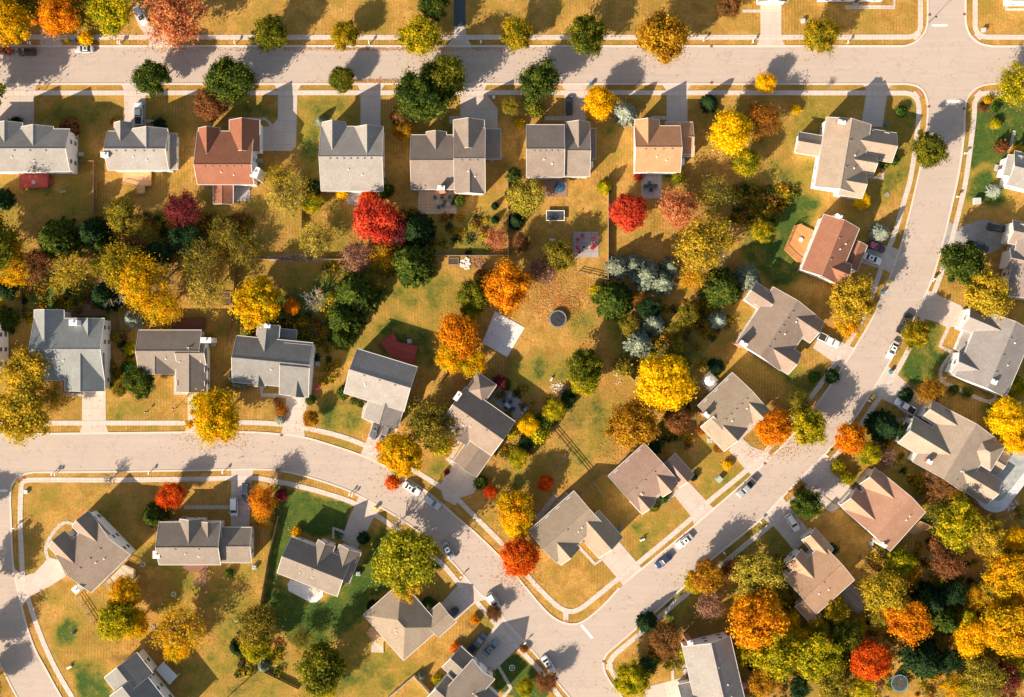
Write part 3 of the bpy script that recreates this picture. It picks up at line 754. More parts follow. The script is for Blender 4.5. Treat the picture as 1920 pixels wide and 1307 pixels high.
    if door:
        wi, side, t = door; a_, b_, n_ = wall_pts(wi, side); lx = a_[0]+(b_[0]-a_[0])*t; ly = a_[1]+(b_[1]-a_[1])*t
        def fd(p, nx_, ny_):
            M_ = Matrix.Translation(p) @ Matrix.Rotation(math.atan2(ny_, nx_)-math.pi/2, 4, 'Z')
            m = MB(); m.box(-.48,0,.3,.48,.13,2.35,M_); d = m.build('door', DOOR, root)
            m = MB(); m.box(.3,.13,1.25,.38,.19,1.4,M_); m.build('handle', METAL, d)
            m = MB(); m.box(-.8,.2,.0,.8,1.1,.28,M_); m.build('step', FOUND, root)
        place(wi, side, lx, ly, 0, fd)
    for ch in chimneys:
        px, py, sw, sd, ht, kind = ch[:6]; ang = -math.radians(ch[6] if len(ch) > 6 else a)
        g = G(px, py, ht); M_ = Matrix.Translation((g[0]-bx, g[1]-by, 0)) @ Matrix.Rotation(ang, 4, 'Z')
        m = MB(); w2, d2 = sw/2, sd/2; m.box(-w2,-d2,0,w2,d2,ht,M_)
        cm = CHB if kind == 'brick' else wm
        co = m.build('chimney', cm, root)
        m = MB(); m.box(-w2-.08,-d2-.08,ht-.002,w2+.08,d2+.08,ht+.12,M_); m.box(-.2,-.2,ht+.12,.2,.2,ht+.5,M_); m.build('chimney_cap', TRIM, co)
    # vents along the ridge
    x0, y0, x1, y1, ax, e, rise = wings[0][:7]; asym = wings[0][7] if len(wings[0]) > 7 else .5; rise *= .88
    r_ = random.Random(int(c[0]*7+c[1]))
    for k in range(vents):
        t = 0.12 + 0.76*(k+0.5)/max(1, vents)
        if ax in ('y','hy'):
            vm = x0+(x1-x0)*asym; off = 3.5; ly = y0+(y1-y0)*t; lx = vm+off; fr = off/(x1-vm)
        else:
            vm = y0+(y1-y0)*asym; off = 3.5; lx = x0+(x1-x0)*t; ly = vm+off; fr = off/(y1-vm)
        if ax[0] == 'h' and (t < .3 or t > .7): continue
        z = e + rise*(1-fr); p = W(lx, ly, z, e)
        m = MB(); m.box(p.x-.17,p.y-.17,z-.12,p.x+.17,p.y+.17,z+.2); m.build('roof_vent', speck('vent_metal',(0.22,0.2,0.19),0.1,5), rf)
    for k in range(2):
        t = r_.uniform(.25,.75); s = r_.uniform(.3,.6)
        if ax in ('y','hy'): vm = x0+(x1-x0)*asym; ly = y0+(y1-y0)*t; lx = vm + (x1-vm)*s
        else: vm = y0+(y1-y0)*asym; lx = x0+(x1-x0)*t; ly = vm + (y1-vm)*s
        z = e + rise*(1-s); p = W(lx, ly, z, e)
        m = MB(); m.disc(p.x,p.y,z-.1,z+.45,.09,8); m.disc(p.x,p.y,z+.0,z+.08,.2,8); m.build('vent_pipe', TRIM, rf)
    return root

GB=(0.28,0.26,0.245); GL=(0.30,0.272,0.252); RU=(0.26,0.105,0.062); GBR=(0.23,0.19,0.16); BRN=(0.245,0.195,0.165)
TAN=(0.47,0.235,0.125); BEI=(0.335,0.262,0.205); RU2=(0.30,0.135,0.085); PKB=(0.265,0.20,0.16); BE2=(0.30,0.235,0.175)
PIB=(0.32,0.215,0.17); SL=(0.21,0.20,0.19); BLG=(0.23,0.24,0.24); WH=(0.86,0.84,0.84); CRM=(0.74,0.67,0.58); WT=(0.82,0.80,0.79)
house('grey roofed white house at the left edge of the north row, above a red deck',(0,0),0,GB,WH,
  [(-60,242,131,322,'x',5.9,3.0),(40,237,100,282,'y',5.9,2.6),(-10,230,42,290,'y',5.6,2.4)],[(2,0)],[],(0,0,.75))
house('grey roofed cream house above the orange wooden deck, white pickup in its driveway',(0,0),0,GL,CRM,
  [(202,246,316,319,'x',5.6,3.0),(248,241,314,283,'y',5.6,2.9),(214,230,249,270,'y',5.0,2.4),(314,250,332,318,'x',3.0,.6)],[(1,0)],[(196,290,1.7,1.1,8.2,'w')],(0,0,.35))
house('rust brown roofed house with twin front gables and a small brown rear wing',(0,0),0,RU,WH,
  [(370,246,476,346,'x',5.6,3.4,.66),(372,240,412,290,'y',5.6,2.4),(430,225,487,285,'y',5.4,3.0),(400,340,437,383,'y',3.0,1.1)],[(2,1)],[(478,323,1.6,2.6,7.0,'w',20)],(0,0,.4),vents=6)
house('square grey roofed house with two front gables and a row of dark roof vents',(0,0),0,GL,WT,
  [(602,237,719,358,'x',5.8,3.4),(604,229,648,282,'y',5.8,2.7),(664,238,718,294,'y',5.8,3.1)],[(2,0)],[],(0,0,.5),vents=7)
house('wide brown-grey house behind the two big green trees, patio with blue chairs at the back',(0,0),0,BRN,CRM,
  [(852,240,910,361,'x',6.0,3.1),(771,253,853,355,'x',5.6,3.2),(850,225,908,280,'y',5.8,3.0),(799,247,837,284,'y',5.6,1.9),(854,320,909,363,'y',5.9,2.3),(909,242,939,298,'x',3.2,1.4)],[(2,0)],[(827,352,1.6,.9,8.3,'brick')],(0,0,.3),vents=3)
house('brown roofed house with a blue umbrella on its rear patio',(0,0),0,BRN,CRM,
  [(987,234,1058,332,'x',5.8,3.2),(1056,240,1106,331,'x',5.2,2.9),(1062,229,1106,278,'y',5.2,2.6),(1104,241,1117,298,'x',3.0,.5)],[(2,0)],[(1108,308,1.0,1.2,4.5,'w')],(0,0,.6))
house('orange-tan roofed house beside the bright yellow street tree and blue spruce',(0,0),0,TAN,WH,
  [(1190,236,1276,323,'x',5.8,3.0),(1190,225,1236,275,'y',5.8,2.6),(1248,229,1299,290,'x',4.6,2.3),(1274,256,1301,293,'x',4.4,1.2)],[(2,0)],[(1279,303,1.0,1.4,4.6,'w')],(0,0,.7),vents=4)
house('large beige corner house by the crossing, long ridge and small west wing',(1583,292),9.5,BEI,WT,
  [(-45,-66,40,66,'y',5.6,3.1),(22,-58,90,-2,'x',4.4,2.6),(0,24,46,74,'x',5.5,2.6),(10,-12,60,26,'x',5.2,2.2),(-92,-30,-43,9,'x',3.2,1.6)],[(1,0)],[(1578,229,1.7,.9,9.2,'brick')],(3,1,.5),vents=2)
house('rust roofed house with the orange polygonal deck behind it',(1557,467),22,RU2,WH,
  [(-36,-56,36,56,'y',5.6,3.0),(30,-32,62,20,'y',3.2,1.2),(0,12,48,56,'x',5.4,2.2)],[(1,1)],[(1573,406,1.5,.9,7.5,'w')],(0,1,.75),vents=2)
house('brown-grey house with northwest wing and two southeast gables, white truck beside it',(1457,617),33.5,PKB,WT,
  [(-50,-62,48,62,'y',5.0,3.2),(-82,-52,-35,-12,'x',4.6,2.0),(0,-60,66,-12,'x',4.6,2.6),(0,14,64,60,'x',4.8,2.7)],[(2,1)],[(1394,645,1.8,1.0,8.0,'brick')],(0,1,.5),vents=6)
house('beige roofed house behind the round orange tree, octagonal gazebo umbrella in its yard',(1374,764),46,BE2,CRM,
  [(-48,-45,48,45,'y',4.6,3.0),(-16,8,48,69,'x',4.5,2.6),(0,-46,52,-6,'x',4.5,2.4)],[(1,1)],[(1325,778,1.4,.8,7.2,'brick')],(0,1,.7),vents=5)
house('pinkish brown roofed house with a dark side garage and wide pale driveway',(1205,896),48,PIB,CRM,
  [(-46,-46,46,46,'y',4.6,3.0),(6,-76,60,-38,'x',3.6,1.9),(4,-42,52,-4,'x',4.5,2.4),(16,12,50,47,'x',4.5,2.0)],[(1,1)],[],(0,1,.55),vents=3)
house('beige roofed corner house behind the round red-orange street tree',(1060,988),48.6,BE2,CRM,
  [(-40,-57,40,57,'y',4.6,3.0),(18,-68,86,-8,'x',3.8,2.6),(0,6,48,54,'x',4.4,2.5)],[(1,1)],[],(0,1,.5),vents=1)
house('long brown roofed house with a shaded grey rear patio, tilted on the curve',(897,790),35,PKB,CRM,
  [(-57,-39,57,39,'x',5.4,3.0),(4,28,57,88,'y',3.6,1.8),(-54,-75,-11,-30,'hy',5.0,2.2),(-30,14,8,50,'y',5.2,1.8)],[(1,2)],[(858,743,1.0,2.2,7.4,'w')],(3,2,.5),vents=2)
house('grey roofed house with the dark red deck behind and two dark cars in front',(713,712),17,GL,WT,
  [(-58,-43,60,44,'x',5.6,3.0,.46),(-10,18,58,78,'y',4.0,2.2)],[(1,2)],[],(0,2,.7),vents=3)
house('white house with a nearly black front and pale south roof slope, pale driveway below',(511,683),5.5,SL,WH,
  [(-72,-47,72,40,'x',5.6,3.2,.47),(18,-42,73,55,'x',5.9,3.0,.43),(36,22,68,56,'y',5.6,1.9),(-32,16,-10,44,'y',5.4,1.4),(-35,-73,7,-20,'y',5.3,2.3),(7,-68,40,-38,'x',3.0,.5)],[(1,2)],[(501,611,1.3,.8,8.0,'w')],(0,2,.55),vents=0)
house('blue-grey roofed house next to the large yellow tree at the left edge',(0,0),0,BLG,WT,
  [(64,597,196,712,'x',5.4,3.3),(64,581,120,652,'y',5.4,2.9),(150,597,190,642,'y',5.4,1.9),(64,668,112,713,'y',5.3,2.3),(122,662,196,733,'y',5.3,3.0)],[(4,2)],[(137,605,1.8,1.3,8.8,'w')],(0,2,.6),vents=0)
house('low brown-grey house with a dark garage roof and a reddish rear deck',(0,0),0,GBR,CRM,
  [(260,619,378,697,'x',4.0,2.6),(262,650,328,701,'y',4.0,2.0),(330,652,388,735,'y',4.3,2.2),(332,640,386,684,'x',4.6,2.0)],[(2,2)],[(386,638,2.4,1.2,5.6,'w')],(0,2,.75),vents=0)
house('brown roofed house on the western corner lot with a cream rear deck',(171,1036),46,PKB,WT,
  [(-42,-50,54,52,'y',5.6,3.2),(-64,8,0,50,'x',5.4,2.7),(-60,-50,0,-8,'x',5.4,2.7)],[(1,3)],[(142,1106,1.5,1.3,7.4,'w')],(0,3,.5),vents=3)
house('grey-brown roofed house under the small red tree, white van in its driveway',(0,0),0,GBR,CRM,
  [(298,979,414,1059,'x',5.4,2.9,.55),(412,989,472,1055,'x',4.2,2.1),(337,973,381,1022,'y',5.4,2.5),(372,978,415,1022,'y',5.2,2.0)],[(1,0)],[(293,1040,1.5,1.7,6.8,'w')],(0,0,.3),vents=2)
house('dark brown roofed house in the deep green yard, white patio behind it',(595,1060),21.4,GBR,CRM,
  [(-65,-32,56,41,'x',5.2,3.0,.48),(24,-52,68,10,'y',4.4,2.3),(-16,-46,18,4,'y',5.1,2.5)],[(1,0)],[],(0,0,.6),vents=1)
house('beige hip roofed house below the big yellow-green tree, small tan deck on its west side',(757,1165),48.8,BE2,CRM,
  [(-59,-46,55,49,'hx',3.8,3.2),(18,-74,66,-30,'y',3.2,1.6)],[(1,1)],[],(0,1,.8),vents=0)
house('grey roofed house at the bottom edge with a dark pickup and teal sedan in front',(868,1292),42,GBR,WT,
  [(-24,-54,32,90,'y',5.6,3.4),(-57,-57,-22,-4,'x',3.6,1.9),(8,-34,64,10,'x',4.8,2.2),(-40,0,0,60,'x',4.8,2.0)],[(1,0)],[],(0,1,.3),vents=0)
house('pale grey roofed house at the bottom edge with a white north gable wall',(1340,1262),-13,GL,WH,
  [(-48,-62,44,90,'y',5.6,3.2,.56),(-72,6,-20,56,'x',4.0,2.2)],[(1,3)],[(1294,1205,1.2,.9,7.2,'brick')],(0,3,.6),vents=2)
house('dark roofed white walled house at the bottom left with a white gazebo deck',(256,1223),52,SL,WH,
  [(34,12,150,90,'x',5.8,3.0),(0,0,50,77,'x',5.4,2.6)],[(0,2)],[],(0,2,.3),vents=1)
house('large light grey roofed house on the right side with white railed porch',(1857,655),23,(0.265,0.238,0.228),WH,
  [(-42,-62,62,72,'y',5.8,3.2,.55),(-66,-60,10,-14,'x',5.4,2.7),(-52,24,6,70,'x',5.2,2.5),(-60,-16,-36,26,'y',3.0,.9)],[(1,3)],[(1864,716,1.3,1.0,8.6,'w')],(0,3,.5),vents=3)
house('grey roofed house cut by the right edge, round pale spruce at its corner',(1938,322),14,GB,WH,
  [(-44,-30,70,36,'x',5.2,2.6),(-54,-20,-10,20,'y',4.8,1.6)],None,[],(1,3,.5),vents=0)
house('weathered brown roofed house cut by the right edge beside the worn gravel driveway',(1935,492),12,(0.27,0.215,0.19),CRM,
  [(-36,-66,60,70,'y',5.6,3.0),(-52,-70,10,-26,'x',5.0,2.2),(-46,-18,20,22,'x',5.0,2.2)],[(1,3)],[],(0,3,.5),vents=0)
house('large beige many-gabled house beside the covered swimming pool',(1785,840),31,BEI,WT,
  [(-50,-58,62,60,'y',5.4,3.9),(-92,-14,0,44,'x',5.2,3.4),(-78,-58,0,-20,'x',5.2,2.4),(4,4,110,58,'x',4.2,3.2),(20,-54,84,0,'hx',5.2,3.0),(82,-44,100,0,'x',3.2,1.2)],[(2,3)],[(1743,866,1.2,.8,8.2,'brick')],(0,3,.5),vents=0)
house('salmon-tan roofed house below the many-gabled house, pergola porch on its street side',(1655,958),42,(0.41,0.225,0.15),CRM,
  [(-52,-52,61,47,'y',5.2,3.6,.6),(-66,2,0,46,'x',5.0,2.7),(-66,-50,0,-8,'x',5.0,2.7)],[(1,3)],[(1657,1022,1.4,.8,7.2,'w')],(0,3,.5),vents=0)
house('tan roofed house among the orange trees with a weathered rear deck',(1533,1085),48,(0.39,0.24,0.155),CRM,
  [(-42,-50,48,46,'y',5.2,3.2),(-74,-60,-22,-26,'x',4.4,2.2),(-62,-14,0,26,'x',5.0,2.5),(10,40,58,66,'x',3.8,1.2)],[(1,3)],[],(0,3,.6),vents=1)
house('house at the top edge showing only its white garage gable above a long driveway',(0,0),0,BRN,WH,
  [(1360,-90,1480,-18,'x',5.2,2.8),(1421,-50,1477,4,'y',3.4,2.0)],[(1,2)],[],(0,2,.2),vents=0)
house('house at the top edge behind the potted shrubs and L-shaped path',(0,0),0,GB,WH,[(1540,-90,1668,-6,'x',5.2,2.8)],None,[],(0,2,.4),vents=0)
house('house at the top right edge inside a square path',(0,0),0,BEI,WH,[(1896,-90,2010,2,'x',5.2,2.8)],None,[],(0,2,.4),vents=0)
house('house at the left edge whose white east wall alone shows',(0,0),0,GB,WH,[(-130,610,1,700,'x',5.2,2.8)],None,[],None,vents=0)
# ================================================================ TREES
def quads(P, Nn, S, seed=0, elong=1.0):
    """small leaf quads at P facing Nn (numpy)"""
    r = np.random.default_rng(seed); n = len(P)
    Nn = Nn/np.maximum(1e-6, np.linalg.norm(Nn, axis=1, keepdims=True))
    A = r.normal(size=(n,3)); U = np.cross(Nn, A); U /= np.maximum(1e-6, np.linalg.norm(U, axis=1, keepdims=True)); V = np.cross(Nn, U)
    S = np.asarray(S).reshape(-1,1)
    U = U*S*elong; V = V*S
    q = np.stack([P-U-V*.6, P+U-V*.6, P+U*.7+V, P-U*.7+V], 1).reshape(-1, 3)
    return q
def np_mesh(name, q, mats, extra=None):
    me = bpy.data.meshes.new(name); n = len(q)
    me.vertices.add(n); me.vertices.foreach_set('co', q.ravel()); me.loops.add(n); me.loops.foreach_set('vertex_index', np.arange(n))
    k = n//4; me.polygons.add(k); me.polygons.foreach_set('loop_start', np.arange(0, n, 4)); me.polygons.foreach_set('loop_total', np.full(k, 4))
    me.materials.append(mats); me.update(); return me

def crown_lobed(seed, nl, lr, nleaf, leaf, h0, h1, spread=1.0, droop=0.0, core=0.35, jag=0.25):
    """crown of lobes filling an uneven ellipsoid: unit radius, heights h0..h1 (units of radius)"""
    r = np.random.default_rng(seed); zc = (h0+h1)/2; hz = (h1-h0)/2
    cs = []; tries = 0
    while len(cs) < nl and tries < 4000:
        tries += 1
        d = r.normal(size=3); d /= np.linalg.norm(d)
        if d[2] < -0.55: continue
        rad = (1-lr)*(1 - jag*r.random()) * (r.random()**0.22)
        if jag > .3 and r.random() < .22: rad *= 1.22
        c = np.array([d[0]*rad*spread, d[1]*rad*spread, zc + d[2]*hz*(rad)])
        if all(np.linalg.norm((c-k)) > lr*0.62 for k in cs): cs.append(c)
    cs = np.array(cs); lrs = lr*(0.5 + 1.0*r.random(len(cs)))
    per = nleaf//len(cs); P = []; NN = []
    for c, l in zip(cs, lrs):
        d = r.normal(size=(per,3)); d /= np.linalg.norm(d, axis=1, keepdims=True)
        rr = l*(1 - core*r.random((per,1))**2) * (1 + 0.30*r.normal(size=(per,1)))
        q = c + d*rr*np.array([1,1,.85]); P.append(q)
        cd = c - np.array([0,0,zc]); cd = cd/(np.linalg.norm(cd)+1e-6)
        NN.append(d*0.8 + cd*0.35 + r.normal(size=(per,3))*0.42)
    P = np.concatenate(P); NN = np.concatenate(NN)
    S = leaf*(0.6 + 0.8*r.random(len(P)))
    return quads(P, NN, S, seed), cs
def limbs_mesh(name, cs, h0, tr, seed, twig=0, wander=0.12):
    r = random.Random(seed); m = MB(); top = h0*0.95
    m.tube((0,0,-.05),(0.02,0,top*0.5),tr*1.25,tr,7); m.tube((0.02,0,top*.5),(0,0.02,top),tr,tr*.8,7)
    zmax = max(c[2] for c in cs)
    m.tube((0,0.02,top),(0.03,0,top+(zmax-top)*.55),tr*.8,tr*.35,6)
    for c in cs:
        s = Vector((0.01,0.01,min(c[2]-.1, top + (c[2]-top)*0.25*r.random())))
        e = Vector(c); mid = (s+e)/2 + Vector((r.uniform(-wander,wander),r.uniform(-wander,wander),r.uniform(-.02,.1)))
        m.tube(s, mid, tr*.42, tr*.24, 4); m.tube(mid, e, tr*.24, tr*.1, 4)
        for k in range(twig):
            d = Vector((r.gauss(0,1),r.gauss(0,1),r.gauss(.3,.6))).normalized()*r.uniform(.15,.34)
            st = mid.lerp(e, r.random()); m.tube(st, st+d, tr*.1, tr*.035, 3)
            for j in range(2):
                d2 = (d*0.7 + Vector((r.gauss(0,1),r.gauss(0,1),r.gauss(0,.6)))*.12); st2 = st + d*r.uniform(.3,.8)
                m.tube(st2, st2+d2*.7, tr*.05, tr*.025, 3)
    me = bpy.data.meshes.new(name); me.from_pydata(m.v, [], m.f); me.materials.append(BARK); me.update(); return me
def bare_mesh(seed, upright=0.6, n0=13, bark=None, th=1.0):
    r = random.Random(seed); m = MB(); m.tube((0,0,-.05),(0,0,.55),.05,.042,6)
    def br(p, d, L, rad, lev):
        e = p + d*L; m.tube(p, e, rad, rad*.6, 4 if lev < 2 else 3)
        if lev >= 4: return
        for k in range(3 if lev < 3 else 3):
            nd = (d + Vector((r.gauss(0,.42),r.gauss(0,.42),r.gauss(.1,.25)))).normalized()
            br(p.lerp(e, r.uniform(.5,1)), nd, L*r.uniform(.55,.8), rad*.55, lev+1)
    for k in range(n0):
        t = 2*math.pi*k/n0 + r.uniform(-.3,.3); d = Vector((math.cos(t),math.sin(t),upright+r.uniform(-.2,.5))).normalized()
        br(Vector((0,0,r.uniform(.4,.6))), d, r.uniform(.36,.5), .032*th, 1)
    me = bpy.data.meshes.new('bare_branches'); me.from_pydata(m.v, [], m.f); me.materials.append(bark or BARKL); me.update(); return me
def conifer_mesh(seed, h, n, leaf, layers=11, blunt=1.0):
    r = np.random.default_rng(seed); P = []; NN = []
    nb = layers*24; per = n//nb
    for k in range(nb):
        t = (k+.5)/nb; z = h*(0.06 + 0.92*t); R = (1-t)**blunt*(1.0)*(0.86+.22*r.random())+0.03; a = r.random()*2*math.pi
        s = r.random(per)**0.6; w = (r.random(per)-.5)*0.42*R*(1.15-s)
        x = np.cos(a)*s*R - np.sin(a)*w; y = np.sin(a)*s*R + np.cos(a)*w; zz = z - s*R*0.34 + r.normal(size=per)*.03
        P.append(np.stack([x,y,zz],1)); NN.append(np.stack([np.cos(a)*.55+r.normal(size=per)*.45, np.sin(a)*.55+r.normal(size=per)*.45, .8+r.normal(size=per)*.3],1))
    P = np.concatenate(P); NN = np.concatenate(NN)
    return quads(P, NN, leaf*(.6+.8*r.random(len(P))), seed, 1.3)
TWB = speck('pink_twigs', (.40,.25,.19), .3, 6)
LM = leaf_mat('plain_green', (0.035,0.075,0.018), (0.09,0.13,0.02))
PROTO = {}
def reg(kind, crown_q, trunk_me, cname='crown'):
    PROTO.setdefault(kind, []).append((np_mesh(cname, crown_q, LM) if crown_q is not None else None, trunk_me))
for s in range(4):
    q, cs = crown_lobed(10+s, 84, .20, 24000, .0265, .42, 1.9, jag=.45, core=.8); reg('lobed', q, limbs_mesh('trunk', cs, .55, .05, s))
    q, cs = crown_lobed(30+s, 110, .17, 27000, .025, .35, 1.75, jag=.16, core=.65); reg('round', q, limbs_mesh('trunk', cs, .45, .05, s))
    q, cs = crown_lobed(50+s, 64, .24, 9500, .022, .45, 1.85, jag=.6, core=1.1); reg('sparse', q, limbs_mesh('trunk', cs, .6, .045, s, 7, .2))
    q, cs = crown_lobed(150+s, 50, .26, 4200, .019, .45, 1.6, jag=.6, core=1.2); reg('wispy', q, limbs_mesh('trunk', cs, .6, .035, s, 5, .2))
    q, cs = crown_lobed(70+s, 26, .34, 2600, .085, .1, 1.35, jag=.2); reg('shrub', q, limbs_mesh('stem', cs, .2, .05, s))
    q, cs = crown_lobed(110+s, 74, .22, 18500, .026, .38, 1.95, jag=.8, spread=1.05, core=.95); reg('ragged', q, limbs_mesh('trunk', cs, .6, .05, s, 2))
for s in range(3):
    m = MB(); m.tube((0,0,-.05),(0,0,2.3),.07,.01,6); me = bpy.data.meshes.new('trunk'); me.from_pydata(m.v, [], m.f); me.materials.append(BARK)
    reg('conifer', conifer_mesh(s, 2.5, 20000, .032, 12, .62), me); reg('spruce', conifer_mesh(20+s, 2.1, 16000, .032, 10, .62), me)
    reg('bare', None, bare_mesh(s, th=1.2))
    q, cs = crown_lobed(90+s, 60, .24, 3600, .024, .5, 1.6, jag=.6, core=1.1); reg('twiggy', q, bare_mesh(40+s, .75, 15, TWB, 1.1))
SPOTS = []; LITCOL = ('Y','YO','O','RO','R','SA','BG','GO','YG')
def leaves(k):
    T = {
     'GY': ((.34,.32,.02),(.56,.46,.022),(.22,.23,.018)),
     'RD': ((.68,.075,.035),(.74,.14,.05),(.56,.05,.03)),
     'OY': ((.54,.38,.03),(.68,.45,.032),(.38,.30,.028)),
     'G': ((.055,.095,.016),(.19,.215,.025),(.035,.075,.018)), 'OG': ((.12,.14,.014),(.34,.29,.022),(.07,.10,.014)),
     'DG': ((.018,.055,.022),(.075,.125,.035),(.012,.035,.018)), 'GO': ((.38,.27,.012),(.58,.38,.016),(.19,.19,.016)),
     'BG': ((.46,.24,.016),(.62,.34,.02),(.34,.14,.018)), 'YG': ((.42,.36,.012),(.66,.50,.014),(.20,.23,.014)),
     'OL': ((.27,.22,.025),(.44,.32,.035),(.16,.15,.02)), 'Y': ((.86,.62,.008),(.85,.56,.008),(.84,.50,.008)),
     'YO': ((.80,.48,.010),(.76,.38,.008),(.50,.40,.012)), 'O': ((.76,.29,.010),(.76,.38,.012),(.66,.20,.012)),
     'RO': ((.74,.12,.012),(.76,.20,.018),(.60,.065,.012)), 'R': ((.46,.045,.03),(.60,.075,.04),(.30,.018,.03)),
     'CR': ((.22,.03,.04),(.36,.06,.06),(.10,.02,.025)), 'BR': ((.24,.10,.035),(.40,.17,.06),(.16,.08,.025)),
     'SA': ((.66,.22,.09),(.70,.33,.15),(.55,.13,.05)), 'TW': ((.40,.20,.14),(.50,.27,.18),(.26,.13,.09)),
     'PG': ((.48,.37,.04),(.62,.46,.08),(.34,.29,.03)), 'B': ((.27,.31,.20),(.52,.55,.41),(.15,.19,.14)),
     'BL': ((.40,.45,.37),(.60,.63,.52),(.26,.31,.25)), 'RS': ((.42,.13,.02),(.5,.2,.02),(.2,.1,.02)), 'GRN': ((.04,.12,.02),(.12,.22,.02),(.03,.07,.015)),
    }
    c = T[k]; return leaf_mat(k, *c)
KN = {'lobed':('tree','tree'),'round':('round_tree','tree'),'sparse':('thinning_tree','tree'),'ragged':('tree','tree'),'shrub':('shrub','shrub'),
      'conifer':('conifer','conifer'),'spruce':('spruce','spruce'),'bare':('bare_tree','tree'),'twiggy':('twiggy_tree','tree'),'wispy':('thinning_tree','tree')}
HT = {'lobed':1.03,'round':.98,'sparse':1.0,'ragged':1.0,'shrub':.9,'conifer':.85,'spruce':.95,'bare':1.0,'twiggy':.95,'wispy':.9}
def plant(x, y, r, kind, col, label, hs=1.0, squash=1.0):
    rm = r/PXM; hh = {'lobed':1.1,'round':1.0,'sparse':1.1,'ragged':1.1,'shrub':.7,'conifer':.9,'spruce':.8,'bare':1.0,'twiggy':1.0,'wispy':1.1}[kind]*rm*HT[kind]*hs
    g = G(x, y, hh*1.15); squash = random.uniform(.84, 1.08) if kind in ('lobed','ragged','sparse') else squash; pr = PROTO[kind]; me_c, me_t = pr[random.randrange(len(pr))]
    nm, cat = KN[kind]; root = empty(nm, (g[0], g[1], 0), random.uniform(0, 6.28))
    cmul = {'lobed':1.15,'round':1.1,'sparse':1.2,'ragged':1.22,'shrub':1.1,'conifer':1.12,'spruce':1.12,'bare':1.15,'twiggy':1.15,'wispy':1.2}[kind]
    root.scale = (rm*cmul, rm*cmul*squash, rm*HT[kind]*hs)
    tag(root, label, cat, {'shrub':'garden shrubs','conifer':'conifers in the yards','spruce':'blue spruces in the yards'}.get(kind, 'autumn trees of the neighbourhood'))
    if me_c and col in LITCOL: SPOTS.append((x, y, r, col))
    if me_c:
        c = bpy.data.objects.new('crown', me_c); COL.objects.link(c); c.parent = root
        c.material_slots[0].link = 'OBJECT'; c.material_slots[0].material = leaves(col)
    t = bpy.data.objects.new('stem' if kind == 'shrub' else ('branches' if kind == 'bare' else ('branches' if kind == 'twiggy' else 'trunk')), me_t); COL.objects.link(t); t.parent = root
    return root
